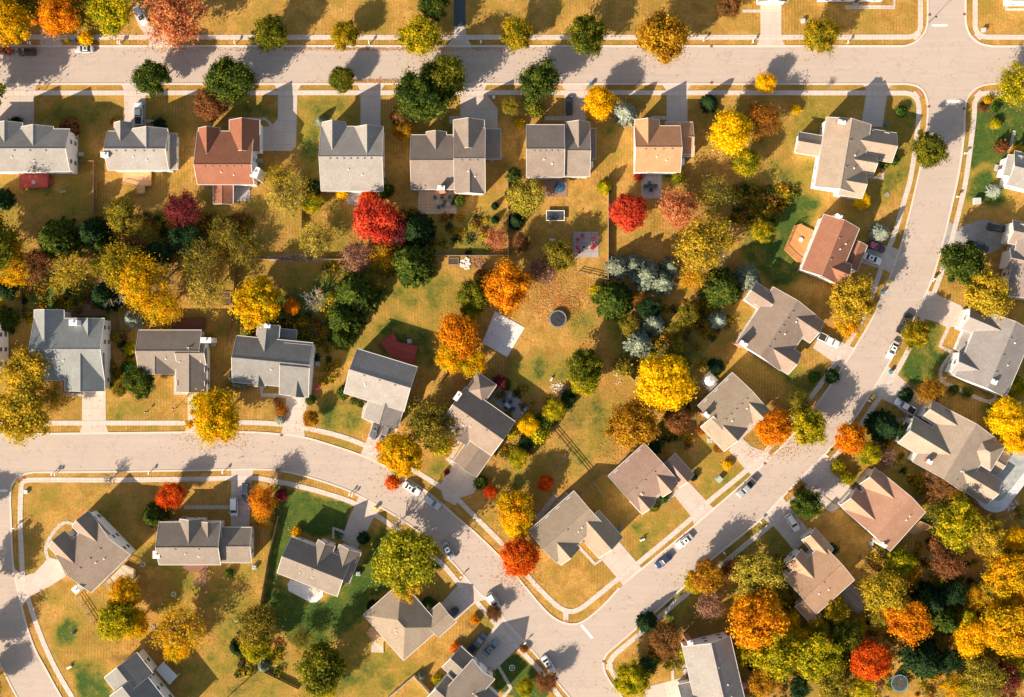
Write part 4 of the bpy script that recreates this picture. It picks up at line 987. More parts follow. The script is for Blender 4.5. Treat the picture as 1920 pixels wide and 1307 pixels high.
TREES = """
8 40 46 lobed YO|gold tree in the top left corner, above the dark red car
52 5 26 ragged OL|olive shaded tree at the top left corner, right of the gold tree
108 28 42 lobed O|large bright orange tree above the driveway at the top left
150 22 32 lobed OL|olive green tree squeezed between the orange tree and a yellow-green one, top left
205 18 42 ragged YG|wide yellow-green tree at the top edge, left of the white parked SUV
160 72 14 shrub Y|small yellow tree touching the silver car parked on the north street
325 32 56 sparse SA|big salmon-red thinning tree beside the white SUV at the top
505 62 34 lobed OG|olive green street tree casting a shadow on the lawn, fourth crown above the north street
646 64 27 lobed GO|small olive-gold street tree between two larger ones, north verge
812 8 30 lobed G|dark green tree at the top edge left of the dark asphalt path
788 65 38 ragged YG|yellow-green street tree just left of the dark asphalt path
970 63 31 lobed GO|golden olive street tree right of the asphalt path
1101 66 37 lobed OG|round green street tree on the north verge with an orange flecked centre
1243 68 49 lobed BG|largest golden-brown street tree on the north verge
1540 65 35 lobed GO|olive-gold street tree left of the side street junction
1368 10 23 lobed BR|reddish bush-like tree at the top edge left of the long straight driveway
282 145 37 lobed G|green street tree over the sidewalk by the white pickup's driveway
430 148 44 lobed G|larger green street tree above the brown-red tree
395 195 32 round BR|round brown-red tree beside the larger green street tree
641 148 26 round OG|small dense green street tree on the south verge by the grey twin-gabled house
832 142 44 lobed OG|upper, more olive crown of the pair of big green trees
796 178 50 lobed G|lower, darker crown of the pair of big green trees
1010 152 38 ragged G|spiky green street tree on the south verge
992 193 14 shrub G|small green tree under the spiky street tree
1124 192 31 lobed Y|bright yellow tree beside the dark blue car's driveway
1173 212 23 spruce BL|pale blue spruce right of the bright yellow tree
750 215 20 lobed BR|dark brown bush at the foot of the big green pair
755 245 20 lobed BG|orange-brown shrub tree left of the wide brown-grey house
1331 192 17 conifer DG|small dark green conifer right of the tan house's driveway
1436 155 21 lobed Y|small yellow street tree on the north street's south verge
1372 247 41 lobed Y|large bright yellow tree right of the tan roofed house
1430 222 34 sparse RS|shaded rust-red thinning tree behind the large yellow one
1401 304 28 lobed YG|yellow-green tree just below the large bright yellow tree
1493 205 9 shrub Y|tiny yellow shrub on the shaded lawn of the corner house
1743 280 34 lobed OG|dark olive street tree at the bend below the crossing
1690 208 11 shrub GRN|small bright green shrub in front of the corner house garage
1905 158 38 sparse YG|pale yellow thinning tree at the right edge above the crossing
1866 203 9 shrub GRN|green tuft in the mulch bed at the crossing's southeast corner
1842 203 8 shrub BR|dark brown shrub in the mulch bed at the crossing's southeast corner
1852 188 8 shrub YO|orange shrub at the top of the mulch bed by the crossing
1655 303 15 shrub OG|spreading gold-green shrub at the corner house porch
1676 300 11 shrub GRN|green shrub right of the corner house porch shrub
1617 378 16 lobed Y|small yellow tree below the big beige corner house
1653 436 19 spruce BL|round pale spruce beside the maroon car
1866 357 14 spruce BL|round pale spruce at the right edge house corner
600 227 11 spruce B|little blue spruce at the front corner of the twin-gabled grey house
0 372 20 conifer DG|dark green conifer cut by the left edge below the red deck
104 446 40 conifer G|big dark green conifer, left one of the pair below the red deck
172 436 30 conifer DG|dark green conifer touching the fence, right one of the pair
190 462 18 conifer G|green lower conifer right below the fenced pair
12 462 32 sparse YO|orange-yellow tree cut by the left edge
30 505 36 sparse YO|golden brown tree below the orange-yellow tree at the left edge
62 498 34 sparse BR|brown thinning tree at the left, above the small fence corner
6 537 24 conifer DG|dark conifer cut by the left edge above a dry lawn patch
4 602 24 conifer G|green conifer cut by the left edge beside the blue-grey house
126 505 40 wispy OY|pale gold thinning tree behind the blue-grey house
341 392 34 sparse CR|crimson thinning tree in the shaded back yard
265 438 30 wispy OL|shaded olive tree left of the crimson tree
225 500 44 sparse GO|greyish gold thinning tree, left part of the big gold cluster
262 528 50 sparse YO|widest gold thinning tree with grey branches in the left back yards
300 575 40 sparse YO|gold thinning tree just above the reddish deck
372 480 42 wispy OL|olive thinning tree between the crimson tree and the gold cluster
385 545 45 wispy PG|yellow-olive tree right of the gold cluster
247 597 20 spruce BL|pale blue spruce above the low brown-grey house
196 552 30 conifer DG|dark conifer beside the blue-grey house's brown patio
205 520 24 twiggy TW|brown-grey twiggy tree above the brown patio
420 440 36 wispy OL|dark olive thinning tree below the rust roofed house
540 360 44 wispy PG|very large pale gold wispy tree right of the rust roofed house
525 330 34 wispy GO|golden upper crown beside the rust roofed house's chimney
584 382 20 lobed YG|yellow-green small tree left of the red maple's patio
590 352 16 shrub G|green shrub at the back left corner of the grey twin-gabled house
590 445 40 wispy PG|pale gold thinning tree above the long back fence
455 475 30 wispy OL|dim olive tree at the left end of the stone border
704 412 46 lobed RD|big crimson-red tree below the grey twin-gabled house
740 425 34 sparse CR|shaded dark red tree behind the big crimson-red one
690 372 16 shrub RO|small orange-red tree on the patio edge above the crimson-red tree
641 362 12 shrub Y|small yellow bush at the rear wall of the grey twin-gabled house
723 358 16 shrub G|dark green bush at the rear right corner of the grey twin-gabled house
716 485 32 wispy YO|yellow tree at the lower right of the crimson-red tree
668 478 34 twiggy TW|thin brown twiggy tree below the crimson-red tree
770 492 44 conifer G|dark green spreading conifer, lower one right of the crimson tree
780 432 34 conifer DG|nearly black conifer in the shade behind the wide brown-grey house
480 568 44 lobed YO|tall gold tree with green flecks above the slate roofed house
488 540 22 ragged YG|yellow-green top tree of the tall gold pair
547 575 17 lobed O|small orange tree beside the grey leafless tree
590 562 28 bare GR|leafless pale grey tree behind the slate roofed house
668 548 44 conifer G|big dark green conifer left of the dry lawn clearing
645 598 36 conifer G|green conifer above the grey roofed house with the red deck
640 632 24 conifer G|lowest green conifer of the diagonal group by the clearing
700 520 26 sparse OL|brown-olive twiggy tree on top of the dark conifers
243 655 12 shrub YG|yellow-green hedge shrub left of the low brown-grey house, upper one
240 690 14 shrub GRN|green hedge shrub left of the low brown-grey house, lower one
262 718 27 lobed G|dark green tree at the front of the low brown-grey house
225 730 14 ragged OL|olive shrub on the lawn between the two left houses
48 700 46 ragged OY|upper crown of the large yellow trees at the left edge
38 775 50 ragged OY|lower crown of the large yellow trees at the left edge, over the street
95 745 34 wispy OY|thin gold tree right of the large yellow trees
402 783 46 lobed YO|big golden tree over the curve's north kerb
385 755 24 shrub YG|yellow-green crown at the top left of the big golden tree
447 705 23 spruce B|dark blue-green spruce at the front corner of the slate roofed house
527 768 12 shrub RS|rust orange ball shrub beside the pale driveway
526 787 9 shrub B|blue-green ball shrub beside the pale driveway
519 753 8 shrub BR|brown ball shrub beside the pale driveway
582 785 17 lobed BG|orange-brown tree right of the pale driveway
582 750 10 shrub G|green shrub at the front right corner of the slate roofed house
645 735 14 shrub G|green shrub at the left wall of the red-deck house
663 752 8 shrub G|small green bed shrub under the front wall of the red-deck house
676 757 7 shrub G|smallest bed shrub under the front wall of the red-deck house
806 800 44 sparse OL|olive-brown tree between two houses on the curve
825 835 20 shrub YG|yellow-green small tree in front of the long brown roofed house
750 852 44 lobed YO|orange-gold street tree on the inside of the curve
736 905 14 shrub RO|red-orange lower tip tree by the white sedan
717 838 13 shrub RO|red shrub crown by the grey car at the curve
862 625 42 ragged O|orange-gold tree left of the square concrete pad
845 668 30 lobed YO|gold tree directly below the orange-gold one by the pad
888 678 26 ragged YO|gold-olive tree between the pad and the long brown house
888 552 30 lobed OG|green tree above the square concrete pad
884 580 22 lobed YG|yellow-green tree under the green one above the pad
952 535 46 ragged O|large orange tree above the square concrete pad
905 520 18 shrub RS|rust orange small tree left of the large orange one
1015 508 32 twiggy TW|pinkish twiggy tree right of the large orange tree
1048 478 30 ragged OL|olive tree left of the fire pit patio
932 448 25 wispy SA|small salmon pink tree by the rock garden
978 455 20 sparse BR|shaded brown twiggy tree above the olive tree
988 372 33 ragged PG|pale olive tree left of the rectangular trampoline
964 328 15 shrub G|green column shrub along the fence behind the brown house
968 414 16 conifer DG|dark green conifer left below the pale olive tree
957 365 12 shrub G|green fence shrub beside the pale olive tree
1135 350 15 conifer YG|yellow-green conifer by the fence left of the round red tree
1180 397 37 round RD|perfectly round bright red tree
1272 392 38 sparse SA|wide salmon-red thinning tree right of the round red tree
1197 329 9 shrub R|little bright red bush at the tan house's rear corner
1272 332 13 shrub YG|yellow-green bush behind the tan house
1322 455 56 sparse OY|very large gold tree with white branches, right of the salmon tree
1300 520 30 wispy YO|thin gold tree at the foot of the very large gold tree
1345 365 40 wispy OL|dim olive twiggy tree above the very large gold tree
1430 433 24 lobed YG|round green and gold tree on the dark green lawn
1160 500 24 spruce B|blue spruce at the left end of the row by the fence
1188 496 22 spruce B|second blue spruce in the row by the fence
1212 515 33 spruce B|largest blue spruce in the row by the fence
1243 528 27 spruce B|lowest blue spruce in the row, left of the gold tree
1260 502 22 spruce B|rightmost blue spruce in the row, against the gold tree
1150 562 37 conifer G|green conifer below the blue spruce row
1118 545 14 shrub YG|yellow-green bush at the left of the green conifer
1200 562 16 sparse RS|small rust red twiggy tree in the shade beside the green conifer
1355 540 38 conifer G|olive green conifer beside the brown-grey house wing
1402 520 26 spruce B|shaded blue spruce right of the olive conifer
1348 600 18 spruce BL|pale small spruce left of the brown-grey house
1196 642 30 spruce B|lower blue spruce left of the thin gold bushes
1226 605 25 spruce B|upper blue spruce of the pair in the middle yard
1270 620 20 sparse OL|thin olive tree right of the two middle blue spruces
1098 692 36 lobed OG|green upper crown right of the round black trampoline
1095 715 30 lobed YG|yellow-green lower crown right of the round black trampoline
1248 718 57 round Y|largest round golden tree in the middle of the photo
1270 660 26 sparse OL|shadowed olive tree just above the largest round golden tree
1186 795 46 lobed BG|orange and green tree left below the largest round golden tree
1270 788 26 round BR|brown round tree under the largest golden tree
1170 690 18 shrub OL|olive shrub along the diagonal fence left of the largest golden tree
1452 802 35 round O|round orange tree on the diagonal street
1518 802 37 ragged YG|yellow-green street tree right of the round orange tree
1500 755 26 sparse OL|shaded olive tree above the yellow-green street tree
1600 560 44 ragged OY|gold tree below the rust house with the orange deck
1595 608 26 sparse YO|thin gold lower crown over the sidewalk by the white truck
1568 520 14 shrub RS|rust shrub at the front of the rust roofed house
1596 822 32 lobed O|orange-gold street tree across from the yellow-green one
1630 850 24 lobed YG|yellow-green tree right behind the orange-gold street tree
1660 862 24 twiggy TW|brown twiggy tree above the salmon-tan house
1660 800 30 conifer DG|dark evergreen in the shade left of the many-gabled house
1745 735 28 sparse BG|orange-brown tree at the black and white pickup's driveway
1892 785 38 lobed Y|big bright yellow tree at the right edge above the pool
1905 825 28 lobed Y|lower yellow crown at the right edge beside the pool deck
1808 490 46 lobed G|large green tree by the worn gravel driveway
1850 548 46 ragged OY|large golden tree below the green one at the right
1820 515 14 shrub RS|rust orange shrub between the green and golden trees on the right
1717 628 27 lobed GO|olive-gold street tree beside the black pickup
1314 808 9 shrub RS|rust red ball shrub at the west wall of the gazebo house
1347 840 10 shrub RS|rust red ball shrub at the south wall of the gazebo house
1364 872 9 shrub Y|yellow ball shrub on the lawn beside the pale driveway apron
1344 688 16 conifer DG|dark shrub with white blossom specks beside the gazebo umbrella
1245 935 9 shrub GRN|green shrub at the pinkish brown house's front step
1226 950 10 shrub OG|olive shrub at the pinkish brown house's south corner
1300 895 8 shrub DG|dark shrub at the garage of the pinkish brown house
975 1045 39 round RO|round red-orange street tree near the southern corner
967 955 36 lobed YO|golden yellow tree behind the round red-orange street tree
968 985 26 lobed Y|brighter yellow lower crown behind the round red-orange street tree
1022 906 17 lobed RO|small orange tree above the beige corner house
920 922 14 lobed RO|small orange-red tree below the long brown roofed house
945 935 16 sparse OL|olive thinning tree between the two small orange trees
990 797 20 lobed Y|bright yellow bush at the east corner of the long brown house
1022 790 16 shrub G|dark green bush right of the bright yellow bush
1040 770 20 ragged YG|yellow-green bush at the north end of the bush row by the rock ring
1010 815 18 shrub YG|yellow-green bush in the middle of the row east of the long brown house
985 830 14 shrub DG|dark bush at the foot of the bright yellow bush
970 860 18 ragged YG|yellow-green bush at the south end of the bush row
1065 750 16 shrub DG|dark green bush beside the rock ring
960 812 12 shrub YG|small yellow-green bush touching the long brown house wall
935 715 15 sparse CR|pink-red small tree at the rear of the long brown house
948 722 10 shrub G|green bush beside the pink-red small tree
902 905 14 shrub G|green shrub at the south corner of the long brown house
838 885 6 shrub CR|dark red shrub in the front bed of the long brown house
838 790 16 sparse OL|small olive tree touching the long brown house's west gable
758 1045 58 ragged GY|very large yellow-green tree on the curve's south side
760 1090 34 ragged OY|gold lower crown of the very large yellow-green tree
490 940 32 sparse O|orange thinning tree beside the white van's driveway
490 975 16 sparse BG|small orange-brown lower tree by the white van's driveway
320 930 25 lobed RO|round red-orange small tree above the grey-brown house
288 968 25 conifer G|green conifer left of the round red-orange small tree
528 928 12 shrub CR|dark red shrub at the top of the deep green yard
232 1112 30 lobed YO|gold tree right below the western corner house
215 1165 40 lobed YG|yellow-green tree with gold clumps in the lower left yard
250 1170 28 lobed YO|gold tree right of the yellow-green one in the lower left yard
335 1185 50 wispy YO|wide orange thinning tree with bare limbs, lower left
330 1215 24 ragged YO|dense gold lower clump beneath the wide orange thinning tree
478 1175 42 sparse OL|dark olive tree at the corner of the deep green yard
480 1215 30 lobed YG|yellow-green lower crown at the corner of the deep green yard
445 1215 17 conifer DG|small dark conifer left of the yellow-green crown
493 1250 12 conifer B|small blue-green conifer at the hedge end
602 1255 46 lobed OG|large green tree at the bottom edge with yellow flecks
605 1290 26 ragged YG|yellow-green lower crown at the bottom edge
565 1200 26 wispy OL|dim olive tree in the deep green yard's lower corner
555 1000 10 shrub YO|orange flowering shrub at the dark brown house's corner
680 1010 12 conifer DG|dark shrub beside the dark brown house's garage
805 1135 14 conifer G|green conifer at the beige hip roofed house's driveway
890 1162 9 shrub O|orange flower bed shrub between the two driveways
926 1150 17 sparse BR|small brown street tree between two parked white cars
1027 1278 22 sparse BR|brown thinning street tree at the bottom edge of the curve
985 1290 17 lobed YG|yellow-green small tree at the bottom edge by the dark green lawn
982 1217 8 shrub RS|rust and gold shrub at the kerb by the teal sedan's driveway
790 1268 9 spruce B|tiny blue spruce inside the white fence corner
820 1275 10 shrub YG|gold-green shrub inside the white fence
855 1215 10 shrub RO|orange-red shrub at the bottom house's garage corner
1325 1083 34 lobed BG|golden-orange street tree on the diagonal street's south side
1300 1095 18 lobed YG|yellow-green left crown of the golden-orange street tree
1332 1138 30 twiggy TW|round pinkish brown twiggy tree beneath the golden-orange street tree
1372 1070 22 sparse BR|brown twiggy tree between the street tree and the pale olive tree
1422 1072 42 ragged PG|pale olive tree left of the tan roofed house
1420 1112 36 ragged PG|pale olive tree with brown centre, below the first one
1425 1165 52 ragged O|large orange tree in the dense lower right group
1460 1110 22 sparse OL|olive thinning tree touching the tan roofed house
1455 1225 48 ragged YG|yellow-green tree above the bottom house at the lower right
1475 1170 26 ragged YO|gold tree beside the large orange tree
1245 1200 30 ragged BR|dark red and green tree left of the pale grey bottom house
1215 1170 20 conifer DG|dark evergreen on the shaded lawn beside the diagonal sidewalk
1185 1275 32 lobed YG|yellow-green tree at the bottom corner by the ramp
1215 1250 24 sparse DG|dark thin tree between the ramp corner and the pale grey house
1285 1225 12 shrub YG|yellow-green shrub at the pale grey bottom house's wall
1515 945 30 lobed G|dark green tree beside the salmon-tan house's driveway
1500 925 14 shrub BR|orange-brown shrub at the top of the dark green tree
1572 875 13 shrub YG|yellow-green bush at the pale parking apron, upper one
1588 895 13 shrub YG|yellow-green bush at the pale parking apron, lower one
1797 985 42 ragged YG|yellow-green tree right of the salmon-tan house
1762 958 20 sparse OG|green thinning tree beside the orange wooden stair
1765 905 32 sparse BR|reddish brown tree below the many-gabled house
1790 920 22 sparse BG|orange tree beside the many-gabled house's rear wall
1850 1005 36 ragged OY|yellow and rust tree at the right, below the pool
1865 1030 20 sparse BG|thin orange tree at the right, below the yellow and rust one
1780 1058 32 sparse BR|red-brown thinning tree in the right-hand woods
1755 1020 16 shrub BR|dark red-brown bush above the red-brown thinning tree
1690 1055 26 lobed YG|green and gold tree below the salmon-tan house
1712 1075 20 sparse BG|orange-brown tree right of the green and gold one
1660 1108 40 ragged OY|olive-gold tree right of the tan roofed house's deck
1706 1162 42 ragged O|orange-gold tree with brown twigs in the right-hand woods
1705 1105 12 shrub RS|small rust orange tree above the orange-gold one
1632 1240 39 round RO|round bright orange-red tree at the lower right
1736 1240 38 conifer DG|dark green conifer beside the round trampoline pool
1745 1130 32 conifer DG|dark green conifer in the middle of the right-hand woods
1775 1165 30 conifer G|green conifer below the middle one in the right-hand woods
1832 1122 24 sparse YO|thin gold tree in the dark gap of the right-hand woods
1900 1078 44 ragged YO|large yellow tree at the right edge of the woods
1905 1010 24 lobed Y|bright yellow tree at the right edge above the large yellow one
1822 1195 34 lobed Y|brightest yellow tree in the lower right woods
1812 1168 26 lobed YG|green crown on top of the brightest yellow tree
1892 1185 52 ragged YO|large orange-gold tree at the right edge, lower right
1850 1270 42 sparse OL|olive-red twiggy tree in the bottom right corner
1885 1275 34 sparse CR|dark red twiggy tree in the bottom right corner
1818 1290 28 sparse YG|yellow-green thin tree at the bottom edge, right of the woods conifer
1912 1255 24 ragged YG|yellow-green tree cut by the bottom right corner
1585 1200 30 ragged OG|dark green and gold tree left of the round orange-red one
1570 1145 26 ragged GO|gold-green tree under the tan roofed house's deck
1535 1180 24 lobed GO|gold tree at the south corner of the tan roofed house
1530 1235 46 ragged YG|yellow-green tree left of the round orange-red one
1560 1275 36 ragged OL|olive tree at the bottom edge below the round orange-red one
1430 1278 28 ragged BG|golden-brown tree at the bottom edge beside the pale grey house
1620 1290 24 ragged YG|yellow-green tree at the bottom edge, left of the round pool
1560 1030 12 shrub DG|dark shrub between the tan and salmon-tan houses
1700 740 14 shrub DG|dark shrub at the edge of the bright green lawn
1790 730 10 shrub G|green bed shrub south of the light grey house, left one
1815 735 10 shrub G|green bed shrub south of the light grey house, right one
1905 722 20 shrub YG|yellow-green shrub at the right edge below the light grey house
1560 705 14 shrub DG|dark shrub beside the diagonal sidewalk below the brown-grey house
1527 707 11 shrub GRN|bright green shrub in the shade south of the brown-grey house
1548 312 10 shrub G|green shrub left of the corner house's small wing
455 232 12 shrub DG|dark shrub at the front of the rust roofed house
30 233 14 shrub DG|dark hedge shrub at the front of the left edge house
130 240 20 shrub BR|brown-red shrub at the front right corner of the left edge house
215 230 8 shrub RS|orange-red shrub at the front of the cream house
880 235 0 skip x|
300 236 14 shrub DG|dark shrub at the front right of the cream house
975 232 10 shrub YO|gold shrub at the front left of the brown house with the blue umbrella
955 200 16 ragged OL|spindly olive shrub on the lawn by the wide driveway
1005 205 16 shrub OG|olive green shrub in front of the brown house with the blue umbrella
1092 322 10 shrub G|green shrub at the rear right corner of the blue umbrella house
860 375 12 shrub G|green shrub beside the patio with blue chairs
928 386 7 conifer DG|tiny upper conifer on the back lawn left of the fence
928 412 8 conifer DG|tiny lower conifer on the back lawn left of the fence
1805 160 0 skip x|
1880 275 14 shrub BR|red-brown bed shrub beside the right edge path
1908 285 14 shrub YO|orange bed shrub beside the right edge path
1640 975 12 shrub OG|green shrub at the pergola porch of the salmon-tan house
430 1075 9 shrub G|green shrub at the grey-brown house's lower right corner
398 770 0 skip x|
700 1140 14 conifer DG|round dark green shrub in the deep green yard
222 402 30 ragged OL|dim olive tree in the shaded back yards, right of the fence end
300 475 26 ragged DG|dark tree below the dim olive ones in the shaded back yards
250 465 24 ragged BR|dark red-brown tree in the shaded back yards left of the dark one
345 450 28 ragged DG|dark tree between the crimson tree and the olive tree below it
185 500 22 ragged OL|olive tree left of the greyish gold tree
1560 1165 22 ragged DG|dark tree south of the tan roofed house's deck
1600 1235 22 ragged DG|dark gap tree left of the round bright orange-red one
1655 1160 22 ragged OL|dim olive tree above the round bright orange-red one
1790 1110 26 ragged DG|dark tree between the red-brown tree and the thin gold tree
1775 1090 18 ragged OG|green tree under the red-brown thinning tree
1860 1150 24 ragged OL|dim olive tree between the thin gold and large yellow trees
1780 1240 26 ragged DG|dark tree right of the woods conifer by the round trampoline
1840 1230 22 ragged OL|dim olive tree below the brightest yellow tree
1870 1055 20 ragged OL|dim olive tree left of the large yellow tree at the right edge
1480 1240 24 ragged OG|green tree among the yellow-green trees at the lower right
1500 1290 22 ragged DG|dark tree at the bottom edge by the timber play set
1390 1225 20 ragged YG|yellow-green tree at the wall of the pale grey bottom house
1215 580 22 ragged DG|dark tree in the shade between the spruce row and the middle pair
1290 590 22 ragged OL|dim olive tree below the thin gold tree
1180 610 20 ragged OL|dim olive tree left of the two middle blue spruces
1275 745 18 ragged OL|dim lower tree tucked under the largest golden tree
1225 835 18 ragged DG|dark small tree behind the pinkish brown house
238 508 44 bare GR|pale grey bare crown rising from the left gold cluster, upper one
212 548 34 bare GR|pale grey bare crown beside the blue-grey house's patio, lower left of the gold cluster
300 520 36 bare GR|pale grey bare crown at the right of the gold cluster
690 505 26 bare GR|grey bare tree over the dark conifers by the long fence
1340 470 34 bare GR|white limbed bare crown inside the very large gold tree
335 1180 40 bare GR|bare limbs rising through the wide orange thinning tree, lower left
325 28 36 bare GR|bare limbs inside the salmon-red tree at the top
1870 1110 28 ragged OY|gold-olive tree filling the gap left of the large yellow tree at the right edge
1800 1020 24 ragged OG|green tree below the yellow-green tree right of the salmon-tan house
1915 1135 26 ragged YO|gold tree cut by the right edge between the two large yellow ones
1400 1140 26 ragged YO|gold tree at the left edge of the lower right group, beside the twiggy tree
1490 1200 26 ragged YO|gold tree at the heart of the lower right group
1605 1180 20 ragged YG|yellow-green tree between the tan house and the round orange-red tree
1790 1290 24 sparse YO|thin gold tree at the bottom edge right of the round trampoline
1830 1245 20 ragged YG|yellow-green tree just under the brightest yellow tree
1880 1230 22 ragged OY|gold-olive tree below the large orange-gold tree at the right edge
1590 1245 22 ragged OG|green tree touching the left side of the round orange-red tree
1868 232 10 shrub YG|small yellow-green shrub below the mulch bed at the crossing
1700 815 22 ragged DG|dark green tree in the shade in front of the many-gabled house
"""
for line in TREES.strip().split('\n'):
    d, lab = line.split('|')
    f = d.split()
    if len(f) < 5 or f[3] == 'skip' or float(f[2]) == 0: continue
    plant(float(f[0]), float(f[1]), float(f[2]), f[3], f[4], lab.strip())
# trees just outside the frame whose shadows fall into the photo
for x, y, r, lab in [(-62,175,60,'broad tree outside the left end of the north street'),(-52,1110,40,'broad tree outside the left edge, upper one by the west street'),(-48,1228,34,'tree outside the left edge, middle one by the west street'),(-30,1288,26,'tree outside the left edge, lower one by the west street'),
                     (-60,960,26,'smaller tree outside the left edge by the west junction'),(-30,450,60,'tree outside the left edge beside the dry lawn')]:
    plant(x, y, r, 'lobed', 'OG', lab)
# saplings seen mostly by their shadows
for x, y, r, lab in [(521,882,16,'leafless sapling on the south verge of the curve'),(1555,160,9,'leafless sapling on the north street verge left of the corner house'),(205,898,18,'thin bare sapling at the west end of the south verge'),
                     (1195,160,7,'tiny sapling on the verge left of the tan house driveway'),(745,985,24,'leafless tree on the curve beside the big yellow-green tree')]:
    plant(x, y, r, 'bare', 'GR', lab)

# ================================================================ VEHICLES
def loft(secs, name, mat, parent, smooth=True):
    """secs: list of (x, [(y,z)...]) rings"""
    vs = []; n = len(secs[0][1])
    for x, ring in secs: vs += [(x, y, z) for y, z in ring]
    fs = [(i*n+k, i*n+(k+1) % n, (i+1)*n+(k+1) % n, (i+1)*n+k) for i in range(len(secs)-1) for k in range(n)]
    fs += [tuple(range(n-1,-1,-1)), tuple(range((len(secs)-1)*n, len(secs)*n))]
    m = MB(); m.add(vs, fs); return m.build(name, mat, parent, smooth)
def ring(hw, z0, z1, rt=.14, crown=.03):
    h = z1-z0
    return [(-hw*.96,z0),(hw*.96,z0),(hw,z0+h*.35),(hw*.985,z0+h*.7),(hw-rt*.5,z1-.05),(hw-rt*1.6,z1-.01),(0,z1+crown),(-hw+rt*1.6,z1-.01),(-hw+rt*.5,z1-.05),(-hw*.985,z0+h*.7),(-hw,z0+h*.35)]
BODY = paint('car_body', (.5,.5,.5)); 
CGL = paint('car_glass', (.02,.028,.034), .08, .8); HL = paint('headlight', (.8,.8,.78), .15, .6); TL = paint('taillight', (.4,.02,.02), .2, .5)
def make_car(kind):
    root = empty(kind, (0,0,0))
    Lh, hw = {'sedan':(2.38,.93),'suv':(2.38,.97),'pickup':(2.85,1.0),'van':(2.5,1.0)}[kind]
    tall = kind != 'sedan'; z0 = .26 if not tall else .33
    bz = .92 if kind == 'sedan' else 1.08
    hood = .86 if kind == 'sedan' else 1.02
    if kind == 'sedan':
        prof = [(-2.38,.70,.72),(-2.3,.86,.88),(-2.05,.93,.98),(-1.5,1,1.0),(-.9,1,.99),(.6,1,.97),(1.0,1,.94),(1.7,.98,.88),(2.1,.92,.82),(2.3,.82,.74),(2.38,.66,.62)]
    elif kind == 'pickup':
        prof = [(-2.85,.93,1.02),(-2.8,.98,1.08),(-2.0,1,1.1),(-.6,1,1.1),(.9,1,1.12),(1.4,1,1.1),(2.2,.98,1.06),(2.6,.94,1.0),(2.78,.86,.9),(2.85,.74,.78)]
    else:
        prof = [(-2.4,.86,.9),(-2.34,.94,1.05),(-2.0,.99,1.1),(-1.0,1,1.1),(.7,1,1.1),(1.1,1,1.07),(1.7,.98,1.02),(2.1,.93,.95),(2.3,.84,.85),(2.4,.7,.72)]
    loft([(x, ring(hw*s, z0, zt)) for x, s, zt in prof], 'body', BODY, root)
    # greenhouse
    if kind == 'sedan': g = (-1.72,-1.02,.15,1.02,.93,1.42,.84,.60)
    elif kind == 'suv': g = (-2.22,-1.95,.2,1.08,1.06,1.74,.88,.68)
    elif kind == 'van': g = (-2.3,-2.1,.7,1.55,1.04,1.8,.9,.72)
    else: g = (-.75,-.55,.75,1.42,1.08,1.82,.9,.70)
    xb, xr, xf, xw, gz0, gz1, wb, wt_ = g
    B = [(xb,-wb,gz0),(xw,-wb*.93,gz0),(xw,wb*.93,gz0),(xb,wb,gz0)]; Tt = [(xr,-wt_,gz1),(xf,-wt_,gz1),(xf,wt_,gz1),(xr,wt_,gz1)]
    m = MB(); m.add(B+Tt, [(0,1,5,4),(1,2,6,5),(2,3,7,6),(3,0,4,7),(4,5,6,7)]); m.build('windows', CGL, root)
    m = MB()
    rx0, rx1 = xr-.06, xf+.06; e = .05
    m.add([(rx0,-wt_-e,gz1-.03),(rx1,-wt_-e,gz1-.03),(rx1,wt_+e,gz1-.03),(rx0,wt_+e,gz1-.03),(rx0+.12,-wt_+.08,gz1+.06),(rx1-.14,-wt_+.08,gz1+.06),(rx1-.14,wt_-.08,gz1+.06),(rx0+.12,wt_-.08,gz1+.06)],
          [(3,2,1,0),(4,5,6,7),(0,1,5,4),(1,2,6,5),(2,3,7,6),(3,0,4,7)])
    for k in range(4): m.tube(B[k], Tt[k], .045, .045, 5)
    xm = (xr+xf)/2-.05
    for s in (-1,1): m.tube((xm-.1,s*wb*.985,gz0),(xm,s*(wt_+.02),gz1),.04,.04,5)
    m.build('roof', BODY, root)
    if kind == 'pickup':
        m = MB(); m.box(-2.68,-.8,1.085,-.92,.8,1.135); m.build('cargo_bed', speck('bed_liner',(.03,.03,.033),.2,5), root)
        m = MB()
        for a in ((-2.78,-.94,-.8,-.84),(-2.78,.84,-.8,.94),(-2.8,-.84,-2.7,.84)): m.box(a[0],a[1],1.08,a[2],a[3],1.24)
        m.build('bed_rail', BODY, root)
    wz = .34 if not tall else .38
    wxs = {'sedan':(-1.4,1.42),'suv':(-1.42,1.42),'van':(-1.5,1.6),'pickup':(-1.75,1.85)}[kind]
    for x in wxs:
        for s in (-1,1):
            m = MB(); m.tube((x,s*(hw-.2),wz),(x,s*(hw+.02),wz),wz,wz,18); w = m.build('wheel', RUBBER, root)
            m = MB(); m.tube((x,s*(hw-.02),wz),(x,s*(hw+.035),wz),wz*.62,wz*.55,12); m.build('rim', METAL, w)
    xe = Lh
    for s in (-1,1):
        m = MB(); m.box(xe-.3,s*hw*.62-.15,.62,xe-.07,s*hw*.62+.15,.74 if kind=='sedan' else .9); m.build('headlight', HL, root)
        m = MB(); m.box(-xe+.0,s*hw*.74-.12,.66,-xe+.13,s*hw*.74+.12,.84 if kind=='sedan' else 1.0); m.build('taillight', TL, root)
        m = MB(); m.box(xw-.32,s*(hw+.08)-.1,gz0+.02,xw-.14,s*(hw+.08)+.08,gz0+.16); m.build('side_mirror', BODY, root)
    m = MB()
